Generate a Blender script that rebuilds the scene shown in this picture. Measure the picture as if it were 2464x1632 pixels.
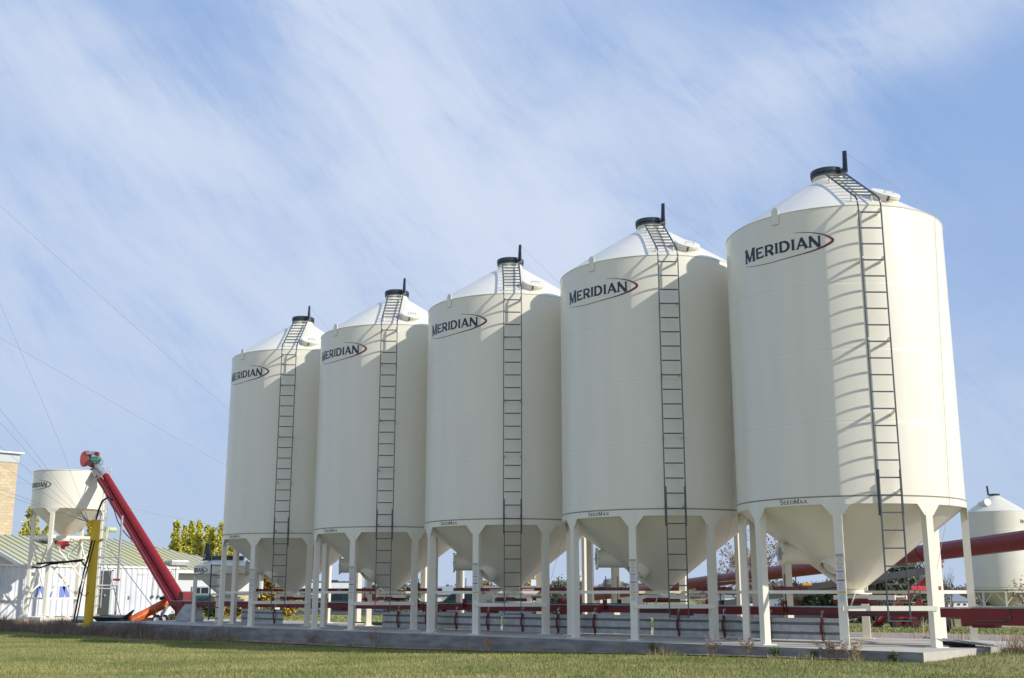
import bpy, math, random
import numpy as np
from math import sin, cos, radians as rad, pi, sqrt, atan2
from mathutils import Vector, Matrix
random.seed(7); RNG = np.random.default_rng(7)
for o in list(bpy.data.objects): bpy.data.objects.remove(o)
SC = bpy.context.scene; COL = SC.collection
# ------------------------------------------------------------------ camera
CAM = np.array([11.0153, -20.6504, 0.9265]); YAW = 0.774732; PIT = 0.219046; FPX = 2745.98
FW = np.array([-sin(YAW)*cos(PIT), cos(YAW)*cos(PIT), sin(PIT)])
RT = np.array([cos(YAW), sin(YAW), 0.0]); UPV = np.cross(RT, FW)
cd = bpy.data.cameras.new('camera'); cam = bpy.data.objects.new('camera', cd); COL.objects.link(cam)
cd.sensor_width = 36; cd.lens = 36*FPX/2464; cd.clip_start = .1; cd.clip_end = 5000
cam.matrix_world = Matrix(((RT[0], UPV[0], -FW[0], CAM[0]), (RT[1], UPV[1], -FW[1], CAM[1]), (RT[2], UPV[2], -FW[2], CAM[2]), (0, 0, 0, 1)))
SC.camera = cam
SC.view_settings.view_transform = 'Standard'; SC.view_settings.look = 'None'; SC.view_settings.exposure = .38; SC.view_settings.gamma = 1
SUN_AZ, SUN_EL = rad(15.5), rad(29.2)
# ------------------------------------------------------------------ sun and sky
sl = bpy.data.lights.new('sun', 'SUN'); sl.energy = 3.25; sl.angle = rad(.6); sl.color = (1, .95, .875)
so = bpy.data.objects.new('sun', sl); COL.objects.link(so)
sd = Vector((cos(SUN_AZ)*cos(SUN_EL), sin(SUN_AZ)*cos(SUN_EL), sin(SUN_EL)))
so.rotation_euler = sd.to_track_quat('Z', 'Y').to_euler(); so.location = (30, 10, 30)
W = bpy.data.worlds.new('World'); SC.world = W; W.use_nodes = True
def sky():
    nt = W.node_tree; N = nt.nodes; L = nt.links; N.clear()
    out = N.new('ShaderNodeOutputWorld'); bg = N.new('ShaderNodeBackground'); bg.inputs[1].default_value = .13
    L.new(bg.outputs[0], out.inputs[0])
    st = N.new('ShaderNodeTexSky'); st.sky_type = 'NISHITA'; st.sun_disc = False
    st.sun_elevation = SUN_EL; st.sun_rotation = pi/2-SUN_AZ; st.dust_density = .6; st.air_density = 1.0; st.ozone_density = 2.5; st.altitude = 500
    tc = N.new('ShaderNodeTexCoord'); sp = N.new('ShaderNodeSeparateXYZ'); L.new(tc.outputs['Generated'], sp.inputs[0])
    def M(op, a, b=None, c=None, clamp=False):
        n = N.new('ShaderNodeMath'); n.operation = op; n.use_clamp = clamp
        for i, v in enumerate((a, b, c)):
            if v is None: continue
            if isinstance(v, (int, float)): n.inputs[i].default_value = v
            else: L.new(v, n.inputs[i])
        return n.outputs[0]
    # azimuth measured from the view heading (clockwise +) and elevation, both in radians
    hx, hy = -sin(YAW), cos(YAW)
    fwd = M('ADD', M('MULTIPLY', sp.outputs[0], hx), M('MULTIPLY', sp.outputs[1], hy))
    rgt = M('ADD', M('MULTIPLY', sp.outputs[0], hy), M('MULTIPLY', sp.outputs[1], -hx))
    az = M('ARCTAN2', rgt, fwd); el = M('ARCSINE', sp.outputs[2])
    cv = N.new('ShaderNodeCombineXYZ'); L.new(az, cv.inputs[0]); L.new(el, cv.inputs[1])
    def noise(rot, sx, sy, scale, detail=5, rough=.55, dist=0., off=0):
        mp = N.new('ShaderNodeMapping'); L.new(cv.outputs[0], mp.inputs[0]); mp.inputs['Rotation'].default_value = (0, 0, rot)
        mp.vector_type = 'POINT'; mp.inputs['Scale'].default_value = (sx, sy, 1); mp.inputs['Location'].default_value = (off, off*.7, 0)
        n = N.new('ShaderNodeTexNoise'); n.inputs['Scale'].default_value = scale; n.inputs['Detail'].default_value = detail
        n.inputs['Roughness'].default_value = rough; n.inputs['Distortion'].default_value = dist
        r = N.new('ShaderNodeVectorRotate'); r.rotation_type = 'Z_AXIS'; r.inputs['Angle'].default_value = rot
        L.new(cv.outputs[0], r.inputs[0]); L.new(r.outputs[0], mp.inputs[0]); mp.inputs['Rotation'].default_value = (0, 0, 0)
        L.new(mp.outputs[0], n.inputs[0]); return n.outputs[0]
    def blob(a, e, ra, re, rot, k):        # soft elliptical cloud bank
        dx = M('SUBTRACT', az, a); dy = M('SUBTRACT', el, e)
        c, s = cos(rot), sin(rot)
        x = M('DIVIDE', M('ADD', M('MULTIPLY', dx, c), M('MULTIPLY', dy, s)), ra)
        y = M('DIVIDE', M('ADD', M('MULTIPLY', dx, -s), M('MULTIPLY', dy, c)), re)
        q = M('ADD', M('MULTIPLY', x, x), M('MULTIPLY', y, y))
        return M('MULTIPLY', M('POWER', 2.718, M('MULTIPLY', q, -1)), k)
    banks = [(-.135, .44, .17, .045, -.85, .48), (-.02, .36, .19, .10, -.65, .70), (.06, .26, .26, .075, -.35, .50), (-.37, .41, .15, .05, -.42, .60), (-.30, .27, .28, .07, -.22, .50),
             (.33, .45, .15, .035, .30, .45), (.20, .41, .13, .06, -.5, .35), (-.05, .52, .20, .03, 0, .18), (.1, .13, .5, .07, 0, .25), (-.42, .18, .2, .06, 0, .3)]
    tot = None
    for b in banks:
        v = blob(*b); tot = v if tot is None else M('ADD', tot, v)
    n1 = noise(.70, 1.0, 2.6, 4.2, 9, .62, 1.1); n2 = noise(.85, 1.2, 7., 7.5, 10, .70, .9, 3.1); n3 = noise(.1, 1, 2.2, 5.0, 7, .58, .9, 7.7)
    nn = M('ADD', M('ADD', M('MULTIPLY', n1, 1.0), M('MULTIPLY', n2, .50)), M('MULTIPLY', n3, .6))   # ~1.0 mean
    cl = M('MULTIPLY', M('ADD', M('MULTIPLY', tot, 1.0), .03), M('SUBTRACT', M('MULTIPLY', nn, 2.9), 1.95))
    cl = M('SUBTRACT', 1.0, M('POWER', 2.718, M('MULTIPLY', M('MAXIMUM', cl, 0.0), -2.0)))
    cl = M('MULTIPLY', M('MULTIPLY', cl, 1.0, clamp=True), .95)
    hz = M('MULTIPLY', M('POWER', 2.718, M('MULTIPLY', el, -5.2)), .97, clamp=True)
    mx = N.new('ShaderNodeMix'); mx.data_type = 'RGBA'; L.new(cl, mx.inputs[0])
    tint = N.new('ShaderNodeMix'); tint.data_type = 'RGBA'; tint.blend_type = 'MULTIPLY'; tint.inputs[0].default_value = 1
    tint.blend_type = 'MIX'; tint.inputs[0].default_value = .85; L.new(st.outputs[0], tint.inputs[6]); tint.inputs[7].default_value = (1.42, 2.42, 4.5, 1)
    L.new(tint.outputs[2], mx.inputs[6]); mx.inputs[7].default_value = (4.2, 4.65, 5.5, 1)
    m2 = N.new('ShaderNodeMix'); m2.data_type = 'RGBA'; L.new(hz, m2.inputs[0]); L.new(mx.outputs[2], m2.inputs[6]); m2.inputs[7].default_value = (3.0, 3.6, 4.6, 1)
    # added fill: sky out of view, beside and behind, brightened for the shaded walls
    ab = M('ABSOLUTE', az); w = M('MULTIPLY', M('SUBTRACT', ab, 1.0), 1.25, clamp=True); w = M('MULTIPLY', M('MULTIPLY', w, w), .20)
    m3 = N.new('ShaderNodeMix'); m3.data_type = 'RGBA'; L.new(w, m3.inputs[0]); L.new(m2.outputs[2], m3.inputs[6]); m3.inputs[7].default_value = (6.3, 6.1, 5.8, 1)
    L.new(m3.outputs[2], bg.inputs[0])
sky()
# ------------------------------------------------------------------ placing helpers
def at(x, y, D):                # world point seen at photo pixel (x, y) at depth D metres
    d = FW + RT*(x-1232)/FPX - UPV*(y-816)/FPX
    return Vector(CAM + d*D)
def gp(x, D, y=1440):           # ground position (x, y) for a pixel column at depth D
    p = at(x, y, D); return p.x, p.y
def zz(y, D):                   # height of pixel row y at depth D (centre column)
    return at(1232, y, D).z
def S(a, b, x):
    t = min(1, max(0, (x-a)/(b-a))); return t*t*(3-2*t)
def gz(x, y):
    zf = -.36+.19*S(-12, 2, x) + .11*S(1.6, 3.2, x)*S(-3.2, -.4, y)
    zb = -.30-.55*S(3, 45, y)-.5*S(45, 130, y)
    t = S(-1, 4, y); return zf*(1-t)+zb*t
# ------------------------------------------------------------------ materials
def mat(name, col, rough=.6, metal=0., var=.0, vscale=4., bump=0., bscale=60., col2=None, coat=0., stretch=None, detail=4, spec=None, lo=.35, hi=.65):
    m = bpy.data.materials.new(name); m.use_nodes = True; nt = m.node_tree; N = nt.nodes; L = nt.links
    b = N['Principled BSDF']; b.inputs['Base Color'].default_value = (*col, 1); b.inputs['Roughness'].default_value = rough; b.inputs['Metallic'].default_value = metal
    if spec is not None: b.inputs['Specular IOR Level'].default_value = spec
    if coat: b.inputs['Coat Weight'].default_value = coat; b.inputs['Coat Roughness'].default_value = .12
    if var or col2 or bump:
        tc = N.new('ShaderNodeTexCoord'); mp = N.new('ShaderNodeMapping'); L.new(tc.outputs['Object'], mp.inputs[0])
        if stretch: mp.inputs['Scale'].default_value = stretch
    if var or col2:
        n = N.new('ShaderNodeTexNoise'); n.inputs['Scale'].default_value = vscale; n.inputs['Detail'].default_value = detail; L.new(mp.outputs[0], n.inputs[0])
        r = N.new('ShaderNodeValToRGB'); L.new(n.outputs[0], r.inputs[0]); r.color_ramp.elements[0].position = lo; r.color_ramp.elements[1].position = hi
        c2 = col2 or tuple(min(1, c*(1+var)) for c in col); c1 = col if col2 else tuple(c*(1-var) for c in col)
        r.color_ramp.elements[0].color = (*c1, 1); r.color_ramp.elements[1].color = (*c2, 1)
        L.new(r.outputs[0], b.inputs['Base Color'])
    if bump:
        n = N.new('ShaderNodeTexNoise'); n.inputs['Scale'].default_value = bscale; n.inputs['Detail'].default_value = 4; L.new(mp.outputs[0], n.inputs[0])
        bp = N.new('ShaderNodeBump'); bp.inputs['Strength'].default_value = bump; bp.inputs['Distance'].default_value = .02; L.new(n.outputs[0], bp.inputs['Height']); L.new(bp.outputs[0], b.inputs['Normal'])
    return m
CREAM = mat('cream_paint', (.81, .765, .64), .36, var=.03, vscale=2.2, bump=.10, bscale=1.3, coat=.18, stretch=(1, 1, .14), detail=8)
GAP_SHADE = mat('gap_shade', (.26, .235, .15), .7)
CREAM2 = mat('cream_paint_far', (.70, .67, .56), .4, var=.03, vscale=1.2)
SLATE = mat('slate_metal', (.085, .10, .115), .42, .35, var=.1, vscale=9)
DARK = mat('dark_lid_metal', (.05, .06, .072), .38, .3)
BLACK = mat('black_rubber', (.018, .018, .02), .7, var=.2, vscale=20)
RED = mat('dark_red_paint', (.175, .010, .012), .42, var=.12, vscale=3, spec=.45)
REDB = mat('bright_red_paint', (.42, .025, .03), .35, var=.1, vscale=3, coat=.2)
REDP = mat('sun_faded_red_paint', (.33, .07, .06), .5, var=.12, vscale=6)
GALV = mat('galvanized_steel', (.42, .43, .42), .42, .55, var=.14, vscale=7, detail=6)
GALVD = mat('galvanized_groove', (.17, .18, .18), .5, .5)
CHROME = mat('bright_steel', (.6, .6, .6), .22, .9)
WHITE = mat('white_paint', (.78, .78, .78), .5, var=.03, vscale=2)
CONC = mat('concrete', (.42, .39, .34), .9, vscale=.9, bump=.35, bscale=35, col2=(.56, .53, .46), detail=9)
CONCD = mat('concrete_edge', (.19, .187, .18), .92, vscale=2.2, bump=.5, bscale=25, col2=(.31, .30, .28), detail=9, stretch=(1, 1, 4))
GRASSB = mat('lawn_soil', (.085, .085, .028), .95, vscale=.7, bump=.6, bscale=14, col2=(.16, .14, .06), detail=9)
BLADE = mat('grass_blades', (.165, .20, .05), .75, vscale=.55, col2=(.41, .39, .15), detail=8, lo=.38, hi=.62, spec=.2)
GRAVEL = mat('gravel', (.27, .21, .16), .95, vscale=3, bump=.6, bscale=40, col2=(.42, .34, .27), detail=10)
REDM = mat('sunlit_red_paint', (.28, .014, .014), .55, var=.1, vscale=3, spec=.25)
YELL = mat('yellow_post_paint', (.82, .50, .02), .5, var=.08, vscale=4, stretch=(1, 1, .3))
YELB = mat('bright_yellow_paint', (.75, .48, .01), .5, var=.05)
ORANGE = mat('orange_paint', (.60, .115, .012), .4, var=.1, vscale=5, coat=.2)
GREENM = mat('green_motor_paint', (.10, .27, .22), .5, var=.1)
NAVY = mat('navy_lettering', (.022, .032, .055), .4)
MAROON = mat('maroon_lettering', (.16, .012, .028), .4)
INK = mat('black_lettering', (.03, .03, .03), .6)
GREYB = mat('grey_green_paint', (.20, .205, .185), .5, var=.08)
GLASS = mat('dark_window_glass', (.02, .03, .035), .08)
WOODD = mat('bark', (.10, .075, .055), .9, var=.25, vscale=9)
WIREM = mat('wire', (.20, .20, .22), .6)
ROPE = mat('rope', (.42, .37, .3), .9)
# ------------------------------------------------------------------ mesh builder
class MB:
    def __init__(s): s.v = []; s.f = []; s.m = []; s.T = None; s.mi = 0
    def add(s, vs, fs):
        b = len(s.v)
        if s.T is not None: vs = [s.T @ Vector(v) for v in vs]
        s.v += [tuple(v) for v in vs]; s.f += [tuple(b+i for i in f) for f in fs]; s.m += [s.mi]*len(fs); return s
    def box(s, c, d, rz=0, M=None):
        x, y, z = d[0]/2, d[1]/2, d[2]/2; R = M or Matrix.Rotation(rz, 3, 'Z'); c = Vector(c)
        vs = [c+R @ Vector((sx*x, sy*y, sz*z)) for sx in (-1, 1) for sy in (-1, 1) for sz in (-1, 1)]
        return s.add(vs, [(0, 1, 3, 2), (4, 6, 7, 5), (0, 4, 5, 1), (2, 3, 7, 6), (0, 2, 6, 4), (1, 5, 7, 3)])
    def bar(s, p, q, w, h=None, up=(0, 0, 1)):
        h = h or w; p = Vector(p); q = Vector(q); d = (q-p); L = d.length; d.normalize(); u = Vector(up)
        if abs(d.dot(u)) > .98: u = Vector((1, 0, 0))
        a = d.cross(u).normalized(); b = a.cross(d).normalized(); R = Matrix((d, a, b)).transposed()
        return s.box((p+q)/2, (L, w, h), M=R)
    def tube(s, p, q, r, r2=None, n=12, cap=True):
        r2 = r if r2 is None else r2; p = Vector(p); q = Vector(q); d = (q-p).normalized(); u = Vector((0, 0, 1)) if abs(d.z) < .95 else Vector((1, 0, 0))
        a = d.cross(u).normalized(); b = d.cross(a).normalized(); vs = []
        for c, rr in ((p, r), (q, r2)):
            for k in range(n): t = 2*pi*k/n; vs.append(c+(a*cos(t)+b*sin(t))*rr)
        fs = [(k, (k+1) % n, n+(k+1) % n, n+k) for k in range(n)]
        if cap: fs += [tuple(range(n))[::-1], tuple(range(n, 2*n))]
        return s.add(vs, fs)
    def path(s, pts, r, n=6):
        pts = [Vector(p) for p in pts]; vs = []
        for i, p in enumerate(pts):
            d = (pts[min(i+1, len(pts)-1)]-pts[max(i-1, 0)]).normalized(); u = Vector((0, 0, 1)) if abs(d.z) < .95 else Vector((1, 0, 0))
            a = d.cross(u).normalized(); b = d.cross(a).normalized(); rr = r[i] if isinstance(r, (list, tuple)) else r
            for k in range(n): t = 2*pi*k/n; vs.append(p+(a*cos(t)+b*sin(t))*rr)
        fs = [(i*n+k, i*n+(k+1) % n, (i+1)*n+(k+1) % n, (i+1)*n+k) for i in range(len(pts)-1) for k in range(n)]
        return s.add(vs, fs+[tuple(range(n))[::-1], tuple(range(len(vs)-n, len(vs)))])
    def lathe(s, prof, n=96, c=(0, 0)):
        vs = []; fs = []
        for r, z in prof:
            for k in range(n): t = 2*pi*k/n; vs.append((c[0]+r*cos(t), c[1]+r*sin(t), z))
        for i in range(len(prof)-1):
            for k in range(n): fs.append((i*n+k, i*n+(k+1) % n, (i+1)*n+(k+1) % n, (i+1)*n+k))
        return s.add(vs, fs)
    def prism(s, poly, p0, ax, ay, az, th):    # polygon in the (ax, ay) plane, thickness th along az
        p0 = Vector(p0); ax = Vector(ax); ay = Vector(ay); az = Vector(az); n = len(poly)
        vs = [p0+ax*x+ay*y for x, y in poly]+[p0+ax*x+ay*y+az*th for x, y in poly]
        return s.add(vs, [tuple(range(n))[::-1], tuple(range(n, 2*n))]+[(i, (i+1) % n, n+(i+1) % n, n+i) for i in range(n)])
    def build(s, name, mats, parent=None, ang=35, loc=None):
        me = bpy.data.meshes.new(name); me.from_pydata(s.v, [], s.f)
        for m in (mats if isinstance(mats, (list, tuple)) else [mats]): me.materials.append(m)
        if any(s.m): me.polygons.foreach_set('material_index', s.m)
        me.polygons.foreach_set('use_smooth', [True]*len(s.f)); me.set_sharp_from_angle(angle=rad(ang)); me.update()
        o = bpy.data.objects.new(name, me); COL.objects.link(o)
        if parent: o.parent = parent
        if loc: o.location = loc
        return o
def npmesh(name, V, F, mats, parent=None, mi=None, smooth=False):
    me = bpy.data.meshes.new(name); k = F.shape[1]
    me.vertices.add(len(V)); me.vertices.foreach_set('co', np.ascontiguousarray(V, dtype=np.float32).ravel())
    me.loops.add(F.size); me.loops.foreach_set('vertex_index', F.ravel().astype(np.int32))
    me.polygons.add(len(F)); me.polygons.foreach_set('loop_start', np.arange(0, F.size, k, dtype=np.int32)); me.polygons.foreach_set('loop_total', np.full(len(F), k, dtype=np.int32))
    for m in (mats if isinstance(mats, (list, tuple)) else [mats]): me.materials.append(m)
    if mi is not None: me.polygons.foreach_set('material_index', mi.astype(np.int32))
    if smooth: me.polygons.foreach_set('use_smooth', np.ones(len(F), dtype=bool))
    me.update(); me.validate(); o = bpy.data.objects.new(name, me); COL.objects.link(o)
    if parent: o.parent = parent
    return o
def tag(o, label=None, cat=None, group=None, kind=None):
    for k, v in (('label', label), ('category', cat), ('group', group), ('kind', kind)):
        if v: o[k] = v
    return o
def thing(name, loc, label, cat, rz=0, group=None):
    o = bpy.data.objects.new(name, None); COL.objects.link(o); o.location = loc; o.rotation_euler = (0, 0, rz); o.empty_display_size = .2
    return tag(o, label, cat, group)
def copy_tree(o, parent=None):
    c = o.copy(); COL.objects.link(c); c.parent = parent
    for ch in list(CH.get(o.name, [])): copy_tree(ch, c)
    return c
CH = {}
def index(root):            # remember the children of a thing so that it can be copied
    for o in COL.objects:
        if o.parent: CH.setdefault(o.parent.name, []).append(o)
# ------------------------------------------------------------------ lettering
def stem(x, y0, y1, t, fl=.06):
    return [(x, y0, x, y1, t, t), (x, y0, x, y0+.13, t+fl, t*.9), (x, y1, x, y1-.13, t+fl, t*.9)]
def arc(cx, cy, rx, ry, a0, a1, t0, t1, n=12):
    L = []
    for i in range(n):
        a = rad(a0+(a1-a0)*i/n); b = rad(a0+(a1-a0)*(i+1.15)/n); k0 = abs(cos(a)); k1 = abs(cos(b))
        L.append((cx+rx*cos(a), cy+ry*sin(a), cx+rx*cos(b), cy+ry*sin(b), t0+(t1-t0)*k0, t0+(t1-t0)*k1))
    return L
def glyph(ch, t=.1, h=.065):      # strokes in a 1 high box; t, h: half widths of stems and of thin strokes
    if ch == 'I': return stem(.13, 0, 1, t), .26
    if ch == 'E': return stem(.14, 0, 1, t)+[(.1, .94, .78, .94, h, h), (.1, .06, .82, .06, h, h), (.1, .51, .62, .51, h, h), (.76, 1.02, .76, .8, .03, .06), (.80, -.02, .80, .22, .03, .06), (.6, .62, .6, .4, .03, .05)], .86
    if ch == 'R': return stem(.14, 0, 1, t)+[(.1, .94, .5, .94, h, h), (.1, .44, .5, .44, h, h), (.42, .44, .82, 0, t, t*1.25)]+arc(.48, .69, .27, .25, -95, 95, h, t), .9
    if ch == 'D': return stem(.14, 0, 1, t)+[(.1, .94, .45, .94, h, h), (.1, .06, .45, .06, h, h)]+arc(.42, .5, .4, .44, -92, 92, h, t*1.1), .93
    if ch == 'A': return [(.1, 0, .45, 1.0, h, h*1.1), (.82, 0, .42, 1.03, t*1.1, t), (.22, .31, .68, .31, h*.8, h*.8), (.1, 0, .1, .08, .14, .06), (.83, 0, .8, .1, .2, .1)], .95
    if ch == 'N': return stem(.13, 0, 1, h*1.1)+[(.1, 1.02, .78, -.02, t*1.1, t*1.1)]+stem(.80, 0, 1, h*1.1), .93
    if ch == 'M': return stem(.12, 0, 1, h*1.1, .07)+[(.14, 1.0, .5, .05, t*1.05, t*.8), (.5, .05, .86, 1.0, h*.9, h)]+stem(.9, 0, 1, t, .05), 1.04
    if ch == 'S': return arc(.4, .74, .28, .22, 40, 270, h*1.1, h*1.3, 12)+arc(.4, .27, .30, .24, 90, -140, h*1.1, h*1.4, 12), .8
    if ch == 'X': return [(.08, 0, .78, 1, h, h), (.08, 1, .8, 0, t, t)], .88
    if ch == 'U': return [(.12, 1, .12, .3, t, t), (.7, 1, .7, .3, t, t)]+arc(.41, .3, .29, .25, 180, 360, h*1.2, t, 10), .82
    if ch == '4': return [(.6, 0, .6, 1, t, t), (.05, .3, .75, .3, h, h), (.08, .3, .6, 1, h, h)], .82
    if ch == '2': return arc(.38, .7, .27, .24, 170, -30, h*1.2, t, 8)+[(.6, .55, .1, .06, h*1.2, h*1.2), (.08, .06, .72, .06, h, h)], .8
    return [], .4
def stroke_mesh(strokes, cell):    # union of strokes -> smooth flat polygons (marching squares)
    A = np.array(strokes, float); wmax = A[:, 4:].max()+cell*2
    x0, x1 = min(A[:, 0].min(), A[:, 2].min())-wmax, max(A[:, 0].max(), A[:, 2].max())+wmax
    y0, y1 = min(A[:, 1].min(), A[:, 3].min())-wmax, max(A[:, 1].max(), A[:, 3].max())+wmax
    X = np.arange(x0, x1, cell); Y = np.arange(y0, y1, cell); GX, GY = np.meshgrid(X, Y, indexing='ij'); D = np.full(GX.shape, 9.)
    for ax, ay, bx, by, wa, wb in A:
        L = math.hypot(bx-ax, by-ay); ux, uy = (bx-ax)/L, (by-ay)/L
        t = (GX-ax)*ux+(GY-ay)*uy; pr = np.abs((GY-ay)*ux-(GX-ax)*uy); tt = np.clip(t/L, 0, 1)
        D = np.minimum(D, np.maximum(pr-(wa+(wb-wa)*tt), np.maximum(-t, t-L)))
    V = []; Fc = []
    for i in range(len(X)-1):
        for j in range(len(Y)-1):
            c = [(i, j), (i+1, j), (i+1, j+1), (i, j+1)]; d = [D[q] for q in c]
            if min(d) >= 0: continue
            poly = []
            for k in range(4):
                a, b = d[k], d[(k+1) % 4]; pa = (X[c[k][0]], Y[c[k][1]]); pb = (X[c[(k+1) % 4][0]], Y[c[(k+1) % 4][1]])
                if a < 0: poly.append(pa)
                if (a < 0) != (b < 0): t = a/(a-b); poly.append((pa[0]+(pb[0]-pa[0])*t, pa[1]+(pb[1]-pa[1])*t))
            if len(poly) >= 3: Fc.append(tuple(range(len(V), len(V)+len(poly)))); V += poly
    return V, Fc
def word(letters, cell, wt=1.24):           # letters: (char, x, y, width, height)
    st = []
    for ch, x, y, w, h in letters:
        g, gw = glyph(ch); kx = w/gw
        for a, b, c, d, e, f in g: st.append((x+a*kx, y+b*h, x+c*kx, y+d*h, e*h*wt, f*h*wt))
    return stroke_mesh(st, cell)
LOGO = [('M', -.85, 7.245, .30, .275), ('E', -.525, 7.262, .205, .215), ('R', -.295, 7.262, .215, .215), ('I', -.06, 7.262, .075, .215), ('D', .035, 7.262, .225, .215),
        ('I', .285, 7.262, .075, .215), ('A', .38, 7.262, .235, .215), ('N', .62, 7.262, .235, .215)]
SWOOSH = [(-.83, 7.186, .006), (-.6, 7.145, .009), (-.364, 7.119, .011), (-.1, 7.113, .012), (.068, 7.123, .013), (.32, 7.142, .016), (.568, 7.172, .022), (.70, 7.195, .027), (.802, 7.225, .032), (.90, 7.255, .038),
          (.985, 7.295, .046), (1.045, 7.33, .05), (1.068, 7.36, .05), (1.06, 7.39, .042), (1.01, 7.432, .033), (.885, 7.495, .023), (.706, 7.548, .015), (.53, 7.58, .010), (.351, 7.60, .004)]
def swoosh_mesh():
    P = [np.array(p[:2]) for p in SWOOSH]; out = []
    Q = []
    for i in range(len(P)-1):
        for t in (0, .25, .5, .75): # catmull-rom
            p0, p1, p2, p3 = P[max(i-1, 0)], P[i], P[i+1], P[min(i+2, len(P)-1)]
            q = .5*((2*p1)+(-p0+p2)*t+(2*p0-5*p1+4*p2-p3)*t*t+(-p0+3*p1-3*p2+p3)*t**3); Q.append((q, SWOOSH[i][2]*(1-t)+SWOOSH[i+1][2]*t))
    Q.append((P[-1], SWOOSH[-1][2])); V = []
    for i, (q, w) in enumerate(Q):
        d = Q[min(i+1, len(Q)-1)][0]-Q[max(i-1, 0)][0]; d /= np.hypot(*d); n = np.array([-d[1], d[0]])*w/2
        V += [tuple(q+n), tuple(q-n)]
    return V, [(2*i, 2*i+1, 2*i+3, 2*i+2) for i in range(len(Q)-1)]
LOGO_M = word(LOGO, .0125); SWO_M = swoosh_mesh()
def wrap(VF, name, m, parent, R, a0, du=0, dz=0, k=1., z0=0):   # decal wrapped on a vertical cylinder
    V, Fc = VF; b = MB(); b.add([((R)*cos(a0+(u*k+du)/R), (R)*sin(a0+(u*k+du)/R), z0+(v-z0)*1.0*k+dz if k != 1 else v+dz) for u, v in V], Fc)
    return b.build(name, m, parent)
def flatdecal(VF, name, m, parent, p0, ax, ay, k=1.):
    V, Fc = VF; p0 = Vector(p0); ax = Vector(ax); ay = Vector(ay); b = MB(); b.add([p0+ax*u*k+ay*v*k for u, v in V], Fc)
    return b.build(name, m, parent)
sx = []; x = -.25
for ch, w, h in (('S', .085, .085), ('E', .07, .066), ('E', .07, .066), ('D', .08, .066), ('M', .105, .085), ('A', .08, .066), ('X', .08, .066)):
    sx.append((ch, x, 2.505, w*.9, h)); x += w
SEED_M = word(sx, .004, .82)
# ------------------------------------------------------------------ ground, pad, gravel
def ground():
    def axis(a, b, fine0, fine1, st):
        xs = list(np.arange(fine0, fine1+.01, st)); q = fine0; k = st
        while q > a: k *= 1.35; q -= k; xs.insert(0, q)
        q = fine1; k = st
        while q < b: k *= 1.35; q += k; xs.append(q)
        return xs
    xs = axis(-2500, 2500, -50, 20, 1.); ys = axis(-400, 3500, -25, 60, 1.)
    V = np.array([(x, y, gz(x, y)) for x in xs for y in ys]); ny = len(ys)
    F = np.array([(i*ny+j, (i+1)*ny+j, (i+1)*ny+j+1, i*ny+j+1) for i in range(len(xs)-1) for j in range(ny-1)])
    tag(npmesh('ground', V, F, GROUNDM, smooth=True), kind='structure')
GROUNDM = mat('grass_field', (.145, .155, .046), .95, vscale=.35, bump=.7, bscale=9, col2=(.35, .30, .13), detail=12, lo=.36, hi=.64)
ground()
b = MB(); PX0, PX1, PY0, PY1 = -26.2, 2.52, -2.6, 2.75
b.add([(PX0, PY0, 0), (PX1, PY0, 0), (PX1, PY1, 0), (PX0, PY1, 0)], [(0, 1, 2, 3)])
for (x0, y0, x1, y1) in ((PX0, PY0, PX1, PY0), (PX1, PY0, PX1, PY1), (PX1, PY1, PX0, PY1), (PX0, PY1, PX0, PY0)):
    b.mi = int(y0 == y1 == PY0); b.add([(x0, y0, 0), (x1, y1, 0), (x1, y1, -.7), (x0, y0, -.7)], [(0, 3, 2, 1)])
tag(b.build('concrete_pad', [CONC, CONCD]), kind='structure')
b = MB(); b.box((-8, PY0-.006, -.17), (36.4, .012, .012))
for x in (-20, -15.3, -10.4, -5.7, -1.2): b.box((x, PY0-.004, -.2), (.015, .012, .39))
def strip(name, pts, m, off=.03, nx=30, ny=8):      # quad patch lying on the terrain
    A, B, C, D = [np.array(p, float) for p in pts]; V = []
    for i in range(nx+1):
        for j in range(ny+1):
            u, v = i/nx, j/ny; p = (A*(1-u)+B*u)*(1-v)+(D*(1-u)+C*u)*v; V.append((p[0], p[1], gz(*p)+off))
    F = np.array([(i*(ny+1)+j, (i+1)*(ny+1)+j, (i+1)*(ny+1)+j+1, i*(ny+1)+j+1) for i in range(nx) for j in range(ny)])
    return tag(npmesh(name, np.array(V), F, m, smooth=True), kind='structure')
strip('gravel_road', [(-46, 2.7), (22, 2.7), (22, 32), (-46, 1.8)], GRAVEL, nx=60, ny=24)
strip('gravel_verge', [(-30, -3.35), (1.5, -2.85), (1.5, -2.5), (-30, -2.5)], GRAVEL, nx=40, ny=2)
strip('parking_lot', [(-75, 33), (0, 78), (-30, 130), (-110, 80)], mat('asphalt', (.05, .05, .052), .9, var=.2), nx=20, ny=8)
b = MB(); b.box((6.5, 1.35, -.18), (7.9, 1.6, .30)); tag(b.build('concrete_slab', [CONC]), kind='structure')
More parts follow.
